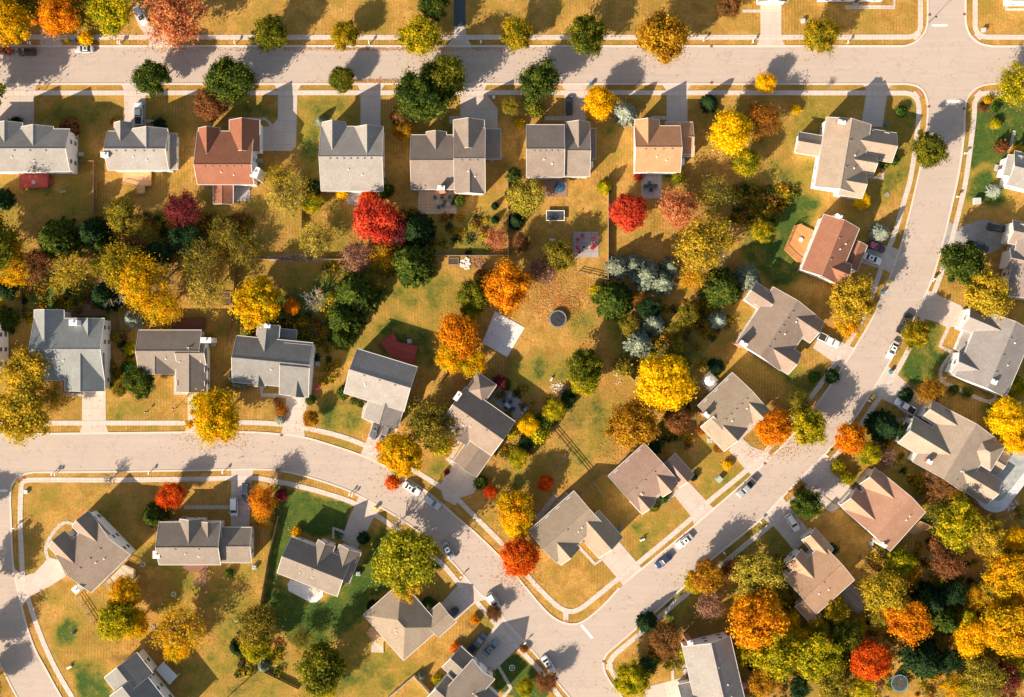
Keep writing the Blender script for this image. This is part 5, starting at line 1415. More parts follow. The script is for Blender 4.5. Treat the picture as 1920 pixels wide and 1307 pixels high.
    if kind == 'sedan': m.box(-.7,-.35,gz1+.04,-.2,.35,gz1+.066); m.build('sunroof', CGL, root)
    elif kind == 'suv':
        for s in (-1,1): m.tube((-1.8,s*.6,gz1+.1),(.1,s*.6,gz1+.1),.025,.025,5); m.box(-1.75,s*.6-.02,gz1,-1.68,s*.6+.02,gz1+.1); m.box(-.0,s*.6-.02,gz1,.07,s*.6+.02,gz1+.1)
        m.build('roof_rack', METAL, root)
    return root
CP = {}
def car(x, y, a, kind, col, label, key=None):
    """a: heading in photo degrees, clockwise from +x"""
    g = G(x, y, .8); mat = paint('car_%s' % (key or '_'.join('%02d' % int(v*99) for v in col)), col)
    if kind not in CP: r = make_car(kind); CP[kind] = r; used = False
    else: used = True
    r = copy_tree(CP[kind], None, {'paint_car_body': mat}) if used else CP[kind]
    r.location = (g[0], g[1], .06); r.rotation_euler = (0, 0, -math.radians(a)); tag(r, label, {'sedan':'car','suv':'car','van':'van','pickup':'pickup truck'}[kind], 'vehicles parked and driving on the streets')
    if not used:
        first_swap.append((r, mat))
    return r
first_swap = []
WHT=(.75,.74,.72); SIL=(.42,.43,.44); BLK=(.018,.02,.024); NVY=(.018,.03,.06); DGY=(.09,.095,.105); MAR=(.10,.022,.035); RED=(.28,.02,.03); TEAL=(.17,.23,.24); BLU=(.022,.04,.12)
for c in [
 (6,95,0,'sedan',RED,'dark red car parked at the left end of the north street'),
 (49,97,180,'suv',BLK,'black SUV parked behind the dark red car on the north street'),
 (158,92,180,'sedan',SIL,'silver sedan parked under the small yellow tree'),
 (264,30,62,'suv',WHT,'white SUV on the curved driveway beside the salmon-red tree'),
 (260,213,-90,'pickup',WHT,'white pickup in the driveway of the cream house'),
 (1067,198,-90,'sedan',BLK,'black car in the driveway beside the bright yellow tree'),
 (1643,463,20,'suv',MAR,'maroon SUV in the driveway beside the round pale spruce'),
 (1636,485,22,'sedan',WHT,'white sedan parked next to the maroon SUV'),
 (1870,427,8,'suv',BLK,'black SUV on the worn gravel driveway at the right'),
 (1837,463,20,'sedan',NVY,'dark navy sedan at the edge of the large green tree, gravel driveway'),
 (1696,606,-62,'pickup',BLK,'black pickup parked at the kerb above the gold street tree'),
 (1674,656,116,'sedan',WHT,'white sedan with a dark windshield parked in front of the bright green lawn'),
 (1554,638,26,'pickup',WHT,'white pickup in the driveway of the brown-grey house'),
 (703,807,108,'sedan',DGY,'dark grey sedan, left of two cars before the house with the red deck'),
 (722,814,108,'suv',(.13,.135,.14),'grey SUV, right of two cars before the house with the red deck'),
 (772,916,32,'sedan',WHT,'white sedan parked on the inner kerb of the curve'),
 (810,941,38,'suv',(.5,.5,.52),'light grey SUV parked behind the white sedan on the inner kerb'),
 (841,1033,58,'sedan',(.33,.34,.35),'silver-grey sedan parked beside the very large yellow-green tree'),
 (925,1128,58,'suv',WHT,'white SUV parked above the small brown street tree'),
 (846,1154,-48,'sedan',BLK,'black sedan in the driveway of the beige hip roofed house'),
 (895,1205,-47,'pickup',(.035,.055,.09),'dark pickup in the shaded driveway at the bottom'),
 (921,1215,-47,'sedan',TEAL,'grey-teal sedan beside the dark pickup at the bottom'),
 (1028,1246,57,'sedan',WHT,'white sedan parked above the brown thinning tree at the bottom edge'),
 (439,950,90,'van',WHT,'white van in the driveway left of the orange thinning tree'),
 (461,923,90,'suv',NVY,'dark blue SUV beside the white van'),
 (1399,915,135,'pickup',(.30,.31,.32),'grey pickup driving on the diagonal street'),
 (1283,1015,142,'sedan',WHT,'white sedan parked on the diagonal street ahead of the blue car'),
 (1244,1052,142,'sedan',BLU,'blue car parked on the diagonal street'),
 (1486,980,58,'suv',WHT,'white SUV in the driveway beside the dark green tree'),
 (1697,762,-148,'pickup',WHT,'white pickup in the driveway of the many-gabled house')]:
    car(*c)
for r, mat in first_swap:
    for ch in r.children_recursive:
        if ch.type == 'MESH':
            for sl in ch.material_slots:
                if sl.material and sl.material.name == 'paint_car_body': sl.link = 'OBJECT'; sl.material = mat

# ================================================================ FENCES
def fence(pts, label, h=1.7, mat=None, w=.07, gap=2.4, name='fence', z=0.0, rails=False):
    P = [G(x, y, 0) for x, y in pts]; root = empty(name, (P[0][0], P[0][1], 0)); tag(root, label, 'fence')
    mat = mat or WOOD; pn = MB(); o = Vector((P[0][0], P[0][1], 0)); np_ = 0
    for i in range(len(P)-1):
        a = Vector((*P[i],0))-o; b = Vector((*P[i+1],0))-o; d = b-a; L = d.length; d.normalize(); n = Vector((d.y,-d.x,0))
        M_ = Matrix(((d.x,-d.y,0,a.x),(d.y,d.x,0,a.y),(0,0,1,0),(0,0,0,1)))
        if rails:
            for zz in (.35,.75,1.1): pn.box(0,-w/2,zz,L,w/2,zz+.11,M_)
        else:
            k = int(L/.3)
            for j in range(k): pn.box(j*L/k+.008,-w/3,.05,(j+1)*L/k-.008,w/3,h-.05+.02*math.sin(j*2.1),M_)
            pn.box(0,w/3,.4,L,w/3+.05,.5,M_); pn.box(0,w/3,h-.4,L,w/3+.05,h-.3,M_)
        n_ = max(1, int(L/gap))
        for j in range(n_+1):
            if j == n_ and i < len(P)-2: continue
            if np_ >= 60: break
            np_ += 1; q = a + d*(L*j/n_); m = MB(); m.box(q.x-.07,q.y-.07,0,q.x+.07,q.y+.07,h+.08); m.build('post', mat, root)
    pn.build('rails' if rails else 'panels', mat, root); return root
WV = paint('white_vinyl', (.75,.74,.73), .5, 0); GW = plank_mat('grey_fence', (.27,.23,.20)); OW = plank_mat('old_rail', (.36,.27,.19))
for pts, lab, kw in [
 ([(150,303),(180,303),(180,412)],'brown board fence right of the red-deck house',{}),
 ([(66,484),(172,484)],'thin pale fence between the dark conifer pair and the pale gold tree',dict(h=1.3,mat=GW)),
 ([(430,486.5),(640,486.5),(700,487)],'long pale-topped fence above the tall gold tree',dict(h=1.5,mat=GW)),
 ([(445,488),(440,560),(433,646)],'brown fence between the low house and the slate roofed house',{}),
 ([(568,320),(568,430)],'dark fence line beside the very large pale gold tree',{}),
 ([(953,305),(953,482)],'fence along the hedge left of the rectangular trampoline',dict(mat=GW)),
 ([(805,479.5),(955,479.5)],'fence above the rock garden',dict(mat=GW,h=1.4)),
 ([(1140,330),(1139.7,524)],'board fence right of the fire pit patio',dict(mat=OW)),
 ([(1139.7,524),(1084,511)],'open rail fence below the fire pit patio',dict(mat=OW,rails=True,h=1.25)),
 ([(1033,806),(1101,887),(1132,930)],'wooden fence crossing the dry middle lawn',dict(rails=True,h=1.25,mat=OW)),
 ([(1085,932),(1132,887)],'short fence joining the lawn fence to the pinkish brown house',dict(rails=True,h=1.25,mat=GW)),
 ([(1153,676),(1188,713)],'pale short fence left of the largest golden tree',dict(mat=OW)),
 ([(524,967),(506,1040),(489,1142)],'tall dark board fence on the west side of the deep green yard',dict(h=1.9)),
 ([(728,1307),(777,1265.5),(808,1299)],'white vinyl fence at the bottom edge',dict(mat=WV)),
 ([(146,1118),(178,1167)],'open rail fence below the western corner house',dict(rails=True,h=1.25,mat=OW)),
 ([(1612,1042),(1646,1083)],'wooden rail fence between the tan and salmon-tan houses',dict(rails=True,h=1.25)),
 ([(1858,1048),(1826,1090)],'grey fence in the shaded lawn of the right-hand woods',dict(mat=GW,rails=True,h=1.25)),
 ([(43,541),(43,586),(64,586.5)],'brown fence at the northwest corner of the blue-grey house',{}),
 ([(427,1307),(487,1254),(560,1290)],'low dark hedge-like fence on the bottom lawn',dict(h=1.1)),
 ([(851,679),(825,720)],'dark fence left of the long brown roofed house',{}),
 ([(954,669),(953,700)],'short thin fence below the square concrete pad',dict(mat=GW,h=1.2)),
 ([(205,623),(245,624)],'thin grey fence between the blue-grey and low brown houses',dict(mat=GW,h=1.3)),
 ([(926,298),(952,299)],'short fence right of the wide brown-grey house',dict(mat=GW,h=1.3)),
 ([(1035,886),(1058,860),(1060,850)],'short fence above the small orange tree by the corner house',dict(mat=GW,rails=True,h=1.2)),
 ([(1270,1260),(1262,1240)],'tiny bed edging fence at the pale grey bottom house',dict(mat=GW,rails=True,h=1.25)),
 ([(1790,957),(1815,917)],'pale retaining rail beside the orange wooden stair',dict(mat=OW,rails=True,h=1.25)),
 ([(1632,1025),(1650,1042),(1662,1030)],'short rail fence corner at the salmon-tan house',dict(mat=OW,rails=True,h=1.25))]:
    fence(pts, lab, **kw)

# ================================================================ DECKS, PATIOS
def deck(poly, label, mat, z=.5, rail=None, name='deck', cat='deck', railmat=None, steps=None):
    P = [G(x, y, z) for x, y in poly]; cx_ = sum(p[0] for p in P)/len(P); cy_ = sum(p[1] for p in P)/len(P)
    root = empty(name, (cx_, cy_, 0)); tag(root, label, cat); L = [(p[0]-cx_, p[1]-cy_) for p in P]
    m = MB(); m.prism(L, 0 if z < .35 else z-.2, z); m.build('platform', mat, root)
    if z >= .35:
        for p in L:
            m = MB(); m.box(p[0]*.93-.08,p[1]*.93-.08,0,p[0]*.93+.08,p[1]*.93+.08,z-.2); m.build('leg', railmat or mat, root)
    if rail:
        m = MB()
        for i in rail:
            a = Vector((*L[i], z)); b = Vector((*L[(i+1) % len(L)], z)); d = b-a; n_ = max(1, int(d.length/.35))
            m.tube(a+Vector((0,0,.95)), b+Vector((0,0,.95)), .06, .06, 4); m.tube(a+Vector((0,0,.15)), b+Vector((0,0,.15)), .04, .04, 4)
            for k in range(n_+1): q = a+d*(k/n_); m.tube(q, q+Vector((0,0,.95)), .03 if k % 5 else .07, .03 if k % 5 else .07, 4)
        m.build('railing', railmat or mat, root)
    if steps:
        x, y, a, w = steps; g = G(x, y, 0); m = MB(); M_ = Matrix.Translation((g[0]-cx_, g[1]-cy_, 0)) @ Matrix.Rotation(-math.radians(a), 4, 'Z')
        for k in range(3): m.box(-w/2,-.3*k-.3,0,w/2,-.3*k,z*(1-(k+1)/4),M_)
        m.build('steps', mat, root)
    return root
ORW = plank_mat('orange_deck', (.60,.27,.09), math.radians(45)); TNW = plank_mat('tan_deck', (.66,.38,.18)); RDW = plank_mat('red_deck', (.52,.07,.05), .3)
CRW = plank_mat('cream_deck', (.55,.46,.36), math.radians(44)); BRW = plank_mat('brown_deck', (.27,.11,.06)); GRW = plank_mat('weathered_deck', (.33,.27,.22), .8)
PTO = pave_mat('patio_concrete', (.34,.31,.30), 2.2, 2.2, .6); PTT = pave_mat('patio_tan', (.66,.45,.28), 1.2, .8, .7); PTP = pave_mat('patio_pink', (.30,.18,.14), .8, .5, .7); PTW = pave_mat('patio_white', (.58,.56,.58), 2.2, 2.2, .7); BRP = pave_mat('patio_brick', (.26,.13,.085), .5, .3, .6)
deck([(39,326),(92,326),(90,352),(39,353)],'faded red wooden deck behind the left edge house',RDW,.7,[0,1,2,3][1:],steps=(94,340,-90,1.6))
deck([(230,321),(284,321),(284,349),(272,349),(272,364),(256,364),(256,349),(230,344)],'orange wooden deck with a stepped corner behind the cream house',TNW,.6,[1,2,3,4,5,6],railmat=ORW)
deck([(437,348),(470,348),(468,377),(437,377)],'small shaded grey patio beside the rust house rear wing',PTO,.12,name='patio',cat='patio')
deck([(653,359),(678,359),(676,386),(650,384)],'small grey patio behind the twin-gabled grey house',PTO,.12,name='patio',cat='patio')
deck([(677,359),(716,359),(716,380),(679,382)],'orange-red wooden deck at the crimson tree',plank_mat('red_orange_deck',(.55,.13,.05)),.5,[1,2])
deck([(785,355),(856,352),(856,401),(783,402)],'tan patio with blue chairs behind the wide brown-grey house',PTT,.12,name='patio',cat='patio')
deck([(1020,333),(1063,333),(1063,369),(1020,369)],'pink-brown patio under the blue umbrella',PTP,.12,name='patio',cat='patio')
deck([(1203,325),(1241,325),(1242,373),(1203,372)],'grey stone patio with a dark table behind the tan house',PTO,.12,name='patio',cat='patio')
deck([(1074.5,434.5),(1122,434.5),(1122.5,482.5),(1074.5,482.5)],'square grey fire pit patio with red chairs',PTO,.12,name='patio',cat='patio')
deck([(1489,424),(1502,420),(1526,432),(1504,492),(1494,491),(1470,468)],'orange polygonal deck behind the rust roofed house',ORW,.5,[3,4,5,0])
deck([(920,748),(932,729),(958,734),(992,766),(966,793)],'grey patio in the shade behind the long brown roofed house',PTO,.12,name='patio',cat='patio')
deck([(712,643),(738,625),(746,641),(783,649),(776,684),(735,670)],'dark red deck behind the grey roofed house',RDW,.5,[0,1,2,3])
deck([(130,577),(150,571),(165,561),(190,566),(210,555),(212,572),(196,592),(132,592)],'brown brick patio behind the blue-grey house',BRP,.12,name='patio',cat='patio')
strip('path', [(203,578),(214,585),(220,600),(222,622)], 7, BRP, .06)
deck([(324,598),(385,598),(385,618),(324,618)],'reddish brown shaded deck behind the low brown-grey house',plank_mat('rust_deck',(.22,.07,.035)),.5,[0,1,3])
deck([(1330,695.5),(1350,716),(1330,735),(1311,716)],'square grey gazebo deck turned on its corner',GRW,.4,None)
deck([(197,1093),(232,1058),(254,1068),(254,1085),(212,1112)],'cream wooden deck behind the western corner house',CRW,.7,[1,2,3,4])
deck([(545,1087),(606,1108),(606,1118),(594,1129),(583,1130),(541,1108),(539,1095)],'white concrete patio with clipped corners behind the dark brown house',PTW,.12,name='patio',cat='patio')
deck([(688,1185),(696,1174),(722,1201),(714,1212),(697,1198)],'small tan deck at the beige hip roofed house',TNW,.4,[0,4])
deck([(697,1200),(719,1199),(719,1224),(696,1223)],'weathered lattice deck step below the small tan deck',CRW,.25)
deck([(1565,1128),(1596,1094),(1627,1128),(1610,1150),(1588,1140)],'weathered grey deck behind the tan roofed house',GRW,.6,[1,2,3])
deck([(1703,998),(1725,977),(1746,987),(1712,1002)],'narrow salmon wooden deck at the salmon-tan house',TNW,.5,[1,2])
deck([(1816,934),(1824,924),(1854,947),(1846,957)],'orange wooden stair and landing below the pool',ORW,.6,[1,3])
deck([(292,1256),(306,1241),(333,1268),(318,1284)],'white shaded gazebo deck at the bottom left house',speck('white_membrane',(.55,.56,.57),.06,2),2.3,None)
deck([(1386,1272),(1405,1272),(1412,1300),(1390,1306)],'small brick patio at the rear of the pale grey bottom house',BRP,.12,name='patio',cat='patio')
deck([(908,1010),(990,960),(994,968),(915,1022)][:0] or [(1000,975),(1040,925),(1046,932),(1010,980)],'narrow sidewalk-like slab along the beige corner house rear wall',WLK,.12,name='patio',cat='patio')
deck([(343,1055),(392,1055),(388,1075),(345,1072)],'shaded stone patio behind the grey-brown roofed house',BRP,.12,name='patio',cat='patio')
deck([(928,583),(984,614.5),(951,669.5),(904,643)],'large pale square concrete court in the middle yard',speck('court_concrete',(.60,.57,.56),.08,2,c2=(.5,.47,.46)),.1,name='concrete_pad',cat='concrete pad')
deck([(1508,925),(1530,915),(1555,938),(1575,950),(1560,962),(1540,950)],'raised brick-edged landing at the pale parking apron',WLK,.13,name='patio',cat='patio')

# ================================================================ SMALL THINGS
def at(x, y, z=0): g = G(x, y, z); return (g[0], g[1], 0)
MBX = {}
def mailbox(x, y, a, label):
    if 'p' not in MBX:
        r = empty('mailbox', (0,0,0)); m = MB(); m.box(-.06,-.06,0,.06,.06,1.05); m.box(-.05,-.3,.9,.05,.1,.98); m.build('post', TRIM, r)
        m = MB(); m.box(-.13,-.4,1.0,.13,.18,1.2); m.tube((0,-.4,1.2),(0,.18,1.2),.13,.13,10); b = m.build('box', TRIM, r); m = MB(); m.box(.13,-.1,1.1,.16,.1,1.3); m.build('flag', TL, b)
        MBX['p'] = r
    else: r = copy_tree(MBX['p'])
    r.location = at(x, y); r.rotation_euler = (0,0,-math.radians(a)); r.scale = (1.25,1.25,1.1); tag(r, label, 'mailbox', 'mailboxes along the kerbs')
for q in [(56,84,180,'left of the mailbox pair by the black SUV'),(60,84,180,'right of the mailbox pair by the black SUV'),(224,83,180,'left of the mailbox pair by the curved driveway at the top'),(228,83,180,'right of the mailbox pair by the curved driveway at the top'),
 (442,83,180,'mailbox on the north verge left of the olive street tree'),(693,83,180,'mailbox on the north verge right of the small olive-gold tree'),(902,82,180,'mailbox right of the dark asphalt path on the north verge'),(1318,77,180,'mailbox on the north verge right of the golden-brown tree'),(1410,81,180,'mailbox left of the long straight driveway'),(1588,82,180,'mailbox on the north verge right of the last olive-gold tree'),
 (101,887,0,'left mailbox of the pair at the west end of the south verge'),(107,887,0,'right mailbox of the pair at the west end of the south verge'),(282,885,0,'single mailbox on the south verge above the red-orange small tree'),(420,884,0,'mailbox at the white van driveway'),(521,888,0,'mailbox beside the leafless sapling on the curve'),
 (657,925,20,'left mailbox of the pair above the deep green yard'),(662,927,20,'right mailbox of the pair above the deep green yard'),(1793,370,100,'mailbox on the east verge beside the green lawn'),(1764,473,105,'mailbox below the gravel driveway'),
 (1746,527,110,'left mailbox of the pair by the large golden tree on the right'),(1750,524,110,'right mailbox of the pair by the large golden tree on the right'),(1628,752,125,'left mailbox of the pair near the yellow bin'),(1632,747,125,'right mailbox of the pair near the yellow bin'),
 (1549,855,130,'mailbox by the orange-gold street tree'),(1488,915,135,'left mailbox of the pair opposite the grey pickup'),(1491,918,135,'right mailbox of the pair opposite the grey pickup'),(1425,978,135,'mailbox beside the white SUV driveway'),(1357,1036,135,'mailbox above the golden-orange street tree'),(1221,1158,140,'mailbox on the south verge of the diagonal street'),
 (1808,289,95,'mailbox on the dark green verge below the crossing'),(1094,1030,0,'x'),(865,1080,50,'mailbox beside the flower clump on the curve'),(985,1203,50,'mailbox at the teal sedan driveway'),(30,989,90,'mailbox on the western verge')]:
    if q[3] == 'x': continue
    mailbox(q[0], q[1], q[2], ('white ' + q[3]) if q[3].startswith('mailbox') else 'white mailbox, ' + q[3])
def bin_(x, y, col, label, key):
    r = empty('bin', at(x, y)); tag(r, label, 'bin', 'bins put out at the kerb'); mt = paint(key, col, .45, .1)
    m = MB(); m.add([(-.25,-.28,0),(.25,-.28,0),(.25,.28,0),(-.25,.28,0),(-.33,-.36,1.0),(.33,-.36,1.0),(.33,.36,1.0),(-.33,.36,1.0)],[(3,2,1,0),(4,5,6,7),(0,1,5,4),(1,2,6,5),(2,3,7,6),(3,0,4,7)]); m.build('body', mt, r)
    m = MB(); m.box(-.37,-.4,1.0,.37,.4,1.08); m.tube((-.3,.42,1.02),(.3,.42,1.02),.04,.04,6); m.build('lid', mt, r)
    m = MB(); m.tube((-.3,.26,.12),(-.24,.26,.12),.12,.12,10); m.tube((.24,.26,.12),(.3,.26,.12),.12,.12,10); m.build('wheels', RUBBER, r)
YB=(.75,.55,.02); BB=(.02,.16,.30)
for q in [(142,77,BB,'blue bin beside the small yellow tree on the north verge','bin_blue'),(127,77,YB,'yellow bin beside the orange tree on the north verge','bin_yellow'),(1107,160,BB,'blue bin at the bright yellow tree by the north street','bin_blue'),
 (704,953,YB,'yellow bin at the driveway of the deep green yard','bin_yellow'),(1653,549,BB,'blue bin at the kerb below the rust roofed house','bin_blue'),(1666,529,YB,'yellow bin at the kerb of the rust roofed house','bin_yellow'),
 (1668,698,(.03,.25,.30),'teal bin below the bright green lawn','bin_teal'),(1636,743,YB,'yellow bin near the black pickup driveway','bin_yellow'),(642,1005,(.03,.14,.2),'dark teal bin at the deep green yard garage','bin_dark'),(1660,234,BB,'blue bin at the corner house garage','bin_blue'),
 (722,346,YB,'yellow bin at the rear corner of the twin-gabled grey house','bin_yellow'),(722,337,(.03,.07,.2),'navy bin above the yellow one at the twin-gabled grey house','bin_navy'),(1162,989,BB,'blue bin in the shade of the corner house garage','bin_blue')]:
    bin_(*q)
def unit(x, y, label, s=.8, h=.8, a=0, col=(.45,.45,.43), key='utility_grey', name='utility_box', cat='utility box'):
    r = empty(name, at(x, y), -math.radians(a)); tag(r, label, cat, 'utility boxes and air conditioners'); m = MB(); m.box(-s/2,-s/2,.06,s/2,s/2,h); m.box(-s/2-.05,-s/2-.05,h,s/2+.05,s/2+.05,h+.06); m.build('cabinet', paint(key,col,.5,0), r)
    m = MB(); m.box(-s/2-.15,-s/2-.15,0,s/2+.15,s/2+.15,.06); m.build('base', FOUND, r)
    if name == 'air_conditioner': m = MB(); m.ring(0,0,h+.08,s*.33,.03,14); m.disc(0,0,h+.06,h+.09,s*.12,8); m.build('fan_grille', METAL, r)
GRU=(.30,.40,.34)
for q in [(1505,40,'pale utility box on the top lawn left of the olive-gold street tree'),(1830,378,'pale utility box with a dark shadow on the lawn by the pale round spruce',1.5,1.1),(1348,898,'pale green transformer on the lawn beside the diagonal street',1.2,1.0,46,GRU,'transformer_green'),
 (1843,57,'small utility box on the northeast corner lawn'),(50,922,'pale utility box on the western corner lawn',.8,.6,0,(.5,.55,.52),'util_pale'),(1378,1057,'grey utility box beside the sidewalk above the pale olive tree',1.2,.9,46),(926,183,'white utility post box by the wide driveway',.5,.8,0,(.7,.7,.7),'util_white'),
 (137,1188,'black lamp box on the green patch of the western lawn',.5,.6,0,(.03,.03,.035),'util_black')]: unit(*q)
for q in [(153,290,'air conditioner beside the white east wall of the left edge house'),(488,302,'air conditioner beside the rust roofed house'),(922,300,'air conditioner at the wide brown-grey house side wing'),(400,645,'air conditioner beside the low brown-grey house'),(672,1075,'air conditioner beside the dark brown house'),(768,640,'air conditioner beside the red deck'),(1330,826,'air conditioner between the ball shrubs of the gazebo house'),(596,682,'air conditioner right of the slate roofed house'),(478,1063,'air conditioner at the lower right corner of the grey-brown house'),(1632,1018,'air conditioner at the southwest wall of the salmon-tan house')]:
    unit(q[0], q[1], q[2], .85, .85, 0, (.35,.36,.34), 'ac_grey', 'air_conditioner', 'air conditioner')
def chair(x, y, a, col, key, label, group, z=.12):
    r = empty('patio_chair', (*at(x, y)[:2], z), -math.radians(a)); r.scale = (1.35,1.35,1.15); tag(r, label, 'chair', group); mt = paint(key, col, .5, .1)
    m = MB(); m.box(-.3,-.3,.38,.3,.3,.45); m.build('seat', mt, r); m = MB(); m.box(-.3,.26,.45,.3,.34,.95); m.build('backrest', mt, r)
    for u in (-.26,.26):
        m = MB(); m.box(u-.03,-.28,.6,u+.03,.28,.64); m.build('armrest', mt, r)
        for v in (-.26,.26): m = MB(); m.box(u-.03,v-.03,0,u+.03,v+.03,.62 if v < 0 else .5); m.build('leg', mt, r)
    return r
for i, (x, y) in enumerate([(816,371),(829,371),(843,370),(834,378),(823,389),(831,386),(851,379),(849,383)]):
    chair(x, y, i*47, (.02,.10,.14), 'chair_blue', 'blue-green chair on the tan patio, ' + ['first from the left in the upper row','second in the upper row, beside the brick chimney','rightmost of the upper row','in the middle, right of the round dark table','front row, nearest the patio edge','front row, second from the edge','right end, lower of the two by the shrub','right end, upper of the two by the shrub'][i], 'blue chairs on the tan patio')
for i, (x, y, a) in enumerate([(1092,443,-10),(1083,450,-50),(1082,465,-100),(1086,473,-140),(1111,450,60),(1114,461,90),(1110,466,120)]):
    chair(x, y, a, (.55,.03,.06), 'chair_red', 'red garden chair at the fire pit, ' + ['topmost of the ring','upper left of the ring','left side of the ring','lower left of the ring','upper right of the ring','right side of the ring, upper of two','right side of the ring, lower of two'][i], 'red chairs around the fire pit')
for i, (x, y) in enumerate([(945,752),(957,753),(948,764),(958,768),(963,766)]):
    chair(x, y, i*70, (.03,.04,.05), 'chair_dark', 'dark chair at the pale glass table, ' + ['nearest the house wall','at the upper side','at the lower left side','at the lower right side','at the outer end near the ornaments'][i], 'dark chairs on the shaded patio')
for i, (x, y) in enumerate([(1209,350),(1217,344),(1229,349),(1220,357)]):
    chair(x, y, i*90+90, (.03,.03,.035), 'chair_dark', 'dark chair at the dark oblong table, ' + ['at its left end','on its upper side','at its right end','on its lower side'][i], 'dark chairs behind the tan house')
def table(x, y, r_, label, col=(.3,.31,.32), key='table_grey', rect=None, a=0):
    r = empty('patio_table', (*at(x, y)[:2], .12), -math.radians(a)); tag(r, label, 'table'); mt = paint(key, col, .35, .2); m = MB()
    if rect: m.box(-rect[0]/2,-rect[1]/2,.68,rect[0]/2,rect[1]/2,.74)
    else: m.disc(0,0,.68,.74,r_,20)
    m.build('table_top', mt, r)
    for u, v in ((1,1),(1,-1),(-1,1),(-1,-1)): q = (rect[0]*.42*u, rect[1]*.42*v) if rect else (r_*.6*u, r_*.6*v); m = MB(); m.tube((*q,0),(*q,.68),.03,.03,6); m.build('leg', mt, r)
table(1219,350,.7,'dark oblong table on the grey stone patio behind the tan house',(.05,.055,.06),'table_dark',(1.6,.9))
table(952,760,.7,'pale glass table on the shaded grey patio',(.4,.45,.47),'table_glass',(1.5,.9),40)
table(820,380,.6,'round dark table among the blue chairs'); table(841,384,.6,'round tan table among the blue chairs',(.4,.28,.18),'table_tan')
table(1500,450,.55,'round white table on the orange polygonal deck',(.75,.74,.72),'table_white'); table(66,343,.5,'small grey table on the faded red deck')
table(590,1108,.8,'round beige fire table on the white clipped patio',(.5,.42,.34),'table_beige'); table(1500,1000,0.01,'x') if False else None
def umbrella(x, y, R_, label, col, key, n=8, h=2.6):
    r = empty('umbrella', at(x, y, h)); tag(r, label, 'umbrella'); m = MB(); vs = [(0,0,h+.35)]
    for k in range(n): a = 2*math.pi*k/n; vs.append((R_*math.cos(a), R_*math.sin(a), h-.1))
    vs += [(0,0,h+.32)] + [(v[0],v[1],v[2]-.04) for v in vs[1:n+1]]
    fs = [(0,1+k,1+(k+1)%n) for k in range(n)] + [(n+1,n+2+(k+1)%n,n+2+k) for k in range(n)] + [(1+k,n+2+k,n+2+(k+1)%n,1+(k+1)%n) for k in range(n)]
    m.add(vs, fs); m.build('canopy', paint(key, col, .8, 0), r); m = MB(); m.tube((0,0,0),(0,0,h+.35),.035,.035,8); m.build('pole', METAL, r); m = MB(); m.disc(0,0,0,.12,.3,14); m.build('base', FOUND, r)
umbrella(1050,350,1.5,'dark blue umbrella on the pink-brown patio',(.015,.06,.12),'umbrella_blue')
umbrella(1331,714,1.35,'white octagonal umbrella on the cornerwise gazebo deck',(.72,.71,.72),'umbrella_white')
umbrella(1395,1286,.95,'pink umbrella on the small brick patio at the bottom',(.5,.3,.27),'umbrella_pink',6)
umbrella(984,768,.3,'small round blue garden ornament at the upper corner of the shaded patio',(.3,.6,.75),'ornament_blue',8,.9) ; umbrella(979,774,.3,'small round blue garden ornament at the lower corner of the shaded patio',(.25,.5,.65),'ornament_blue2',8,.9)
# fire pit
r = empty('fire_pit', (*at(1094.5,463)[:2], .12)); tag(r, 'round dark fire pit in the middle of the square grey patio', 'fire pit'); m = MB(); m.ring(0,0,.2,.45,.12,14); m.build('stone_ring', STONE, r); m = MB(); m.disc(0,0,0,.12,.36,14); m.build('ash', speck('ash',(.05,.045,.04),.3,6), r)
# round trampoline with net
def trampoline(x, y, R_, label, rim, net=True, bed=(.05,.055,.06), h=.9):
    r = empty('trampoline', at(x, y, h)); tag(r, label, 'trampoline')
    m = MB(); m.disc(0,0,h-.02,h,R_*.9,32); m.build('jumping_mat', speck('mat_%d' % int(x),(bed[0]*.6,bed[1]*.6,bed[2]*.6),.5,1.2), r)
    m = MB(); n = 36
    for k in range(n):
        a0, a1 = 2*math.pi*k/n, 2*math.pi*(k+1)/n; ci = R_*.88
        m.add([(ci*math.cos(a0),ci*math.sin(a0),h+.03),(R_*math.cos(a0),R_*math.sin(a0),h+.03),(R_*math.cos(a1),R_*math.sin(a1),h+.03),(ci*math.cos(a1),ci*math.sin(a1),h+.03)],[(0,1,2,3)])
    m.ring(0,0,h-.03,R_,.05,36); m.build('rim', rim, r)
    for k in range(6):
        a = 2*math.pi*k/6; m = MB(); c_, s_ = R_*math.cos(a), R_*math.sin(a); m.tube((c_,s_,0),(c_*1.01,s_*1.01,2.7 if net else h),.035,.035,6); m.build('pole' if net else 'leg', METAL, r)
    if net:
        m = MB(); m.ring(0,0,2.65,R_,.035,36)
        for k in range(24): a = 2*math.pi*k/72; m.tube((R_*math.cos(a),R_*math.sin(a),h),(R_*math.cos(a),R_*math.sin(a),2.65),.01,.01,3)
        for j in range(2): m.ring(0,0,h+.5+j*.6,R_,.008,36)
        m.build('net', RUBBER, r)
trampoline(1046,598,2.15,'round black trampoline with a tall net on the dry middle lawn',paint('pad_grey',(.22,.21,.2),.6,0))
trampoline(1687,1281,2.15,'round trampoline with a teal rim at the lower right',paint('pad_teal',(.06,.22,.26),.5,0),False,(.10,.095,.09))
r = empty('trampoline', at(1041,405)); tag(r, 'rectangular black trampoline with a white frame left of the fire pit patio', 'trampoline'); m = MB(); m.box(-2.1,-1.1,.78,2.1,1.1,.8); m.build('jumping_mat', speck('mat_rect',(.05,.055,.065),.3,3), r)
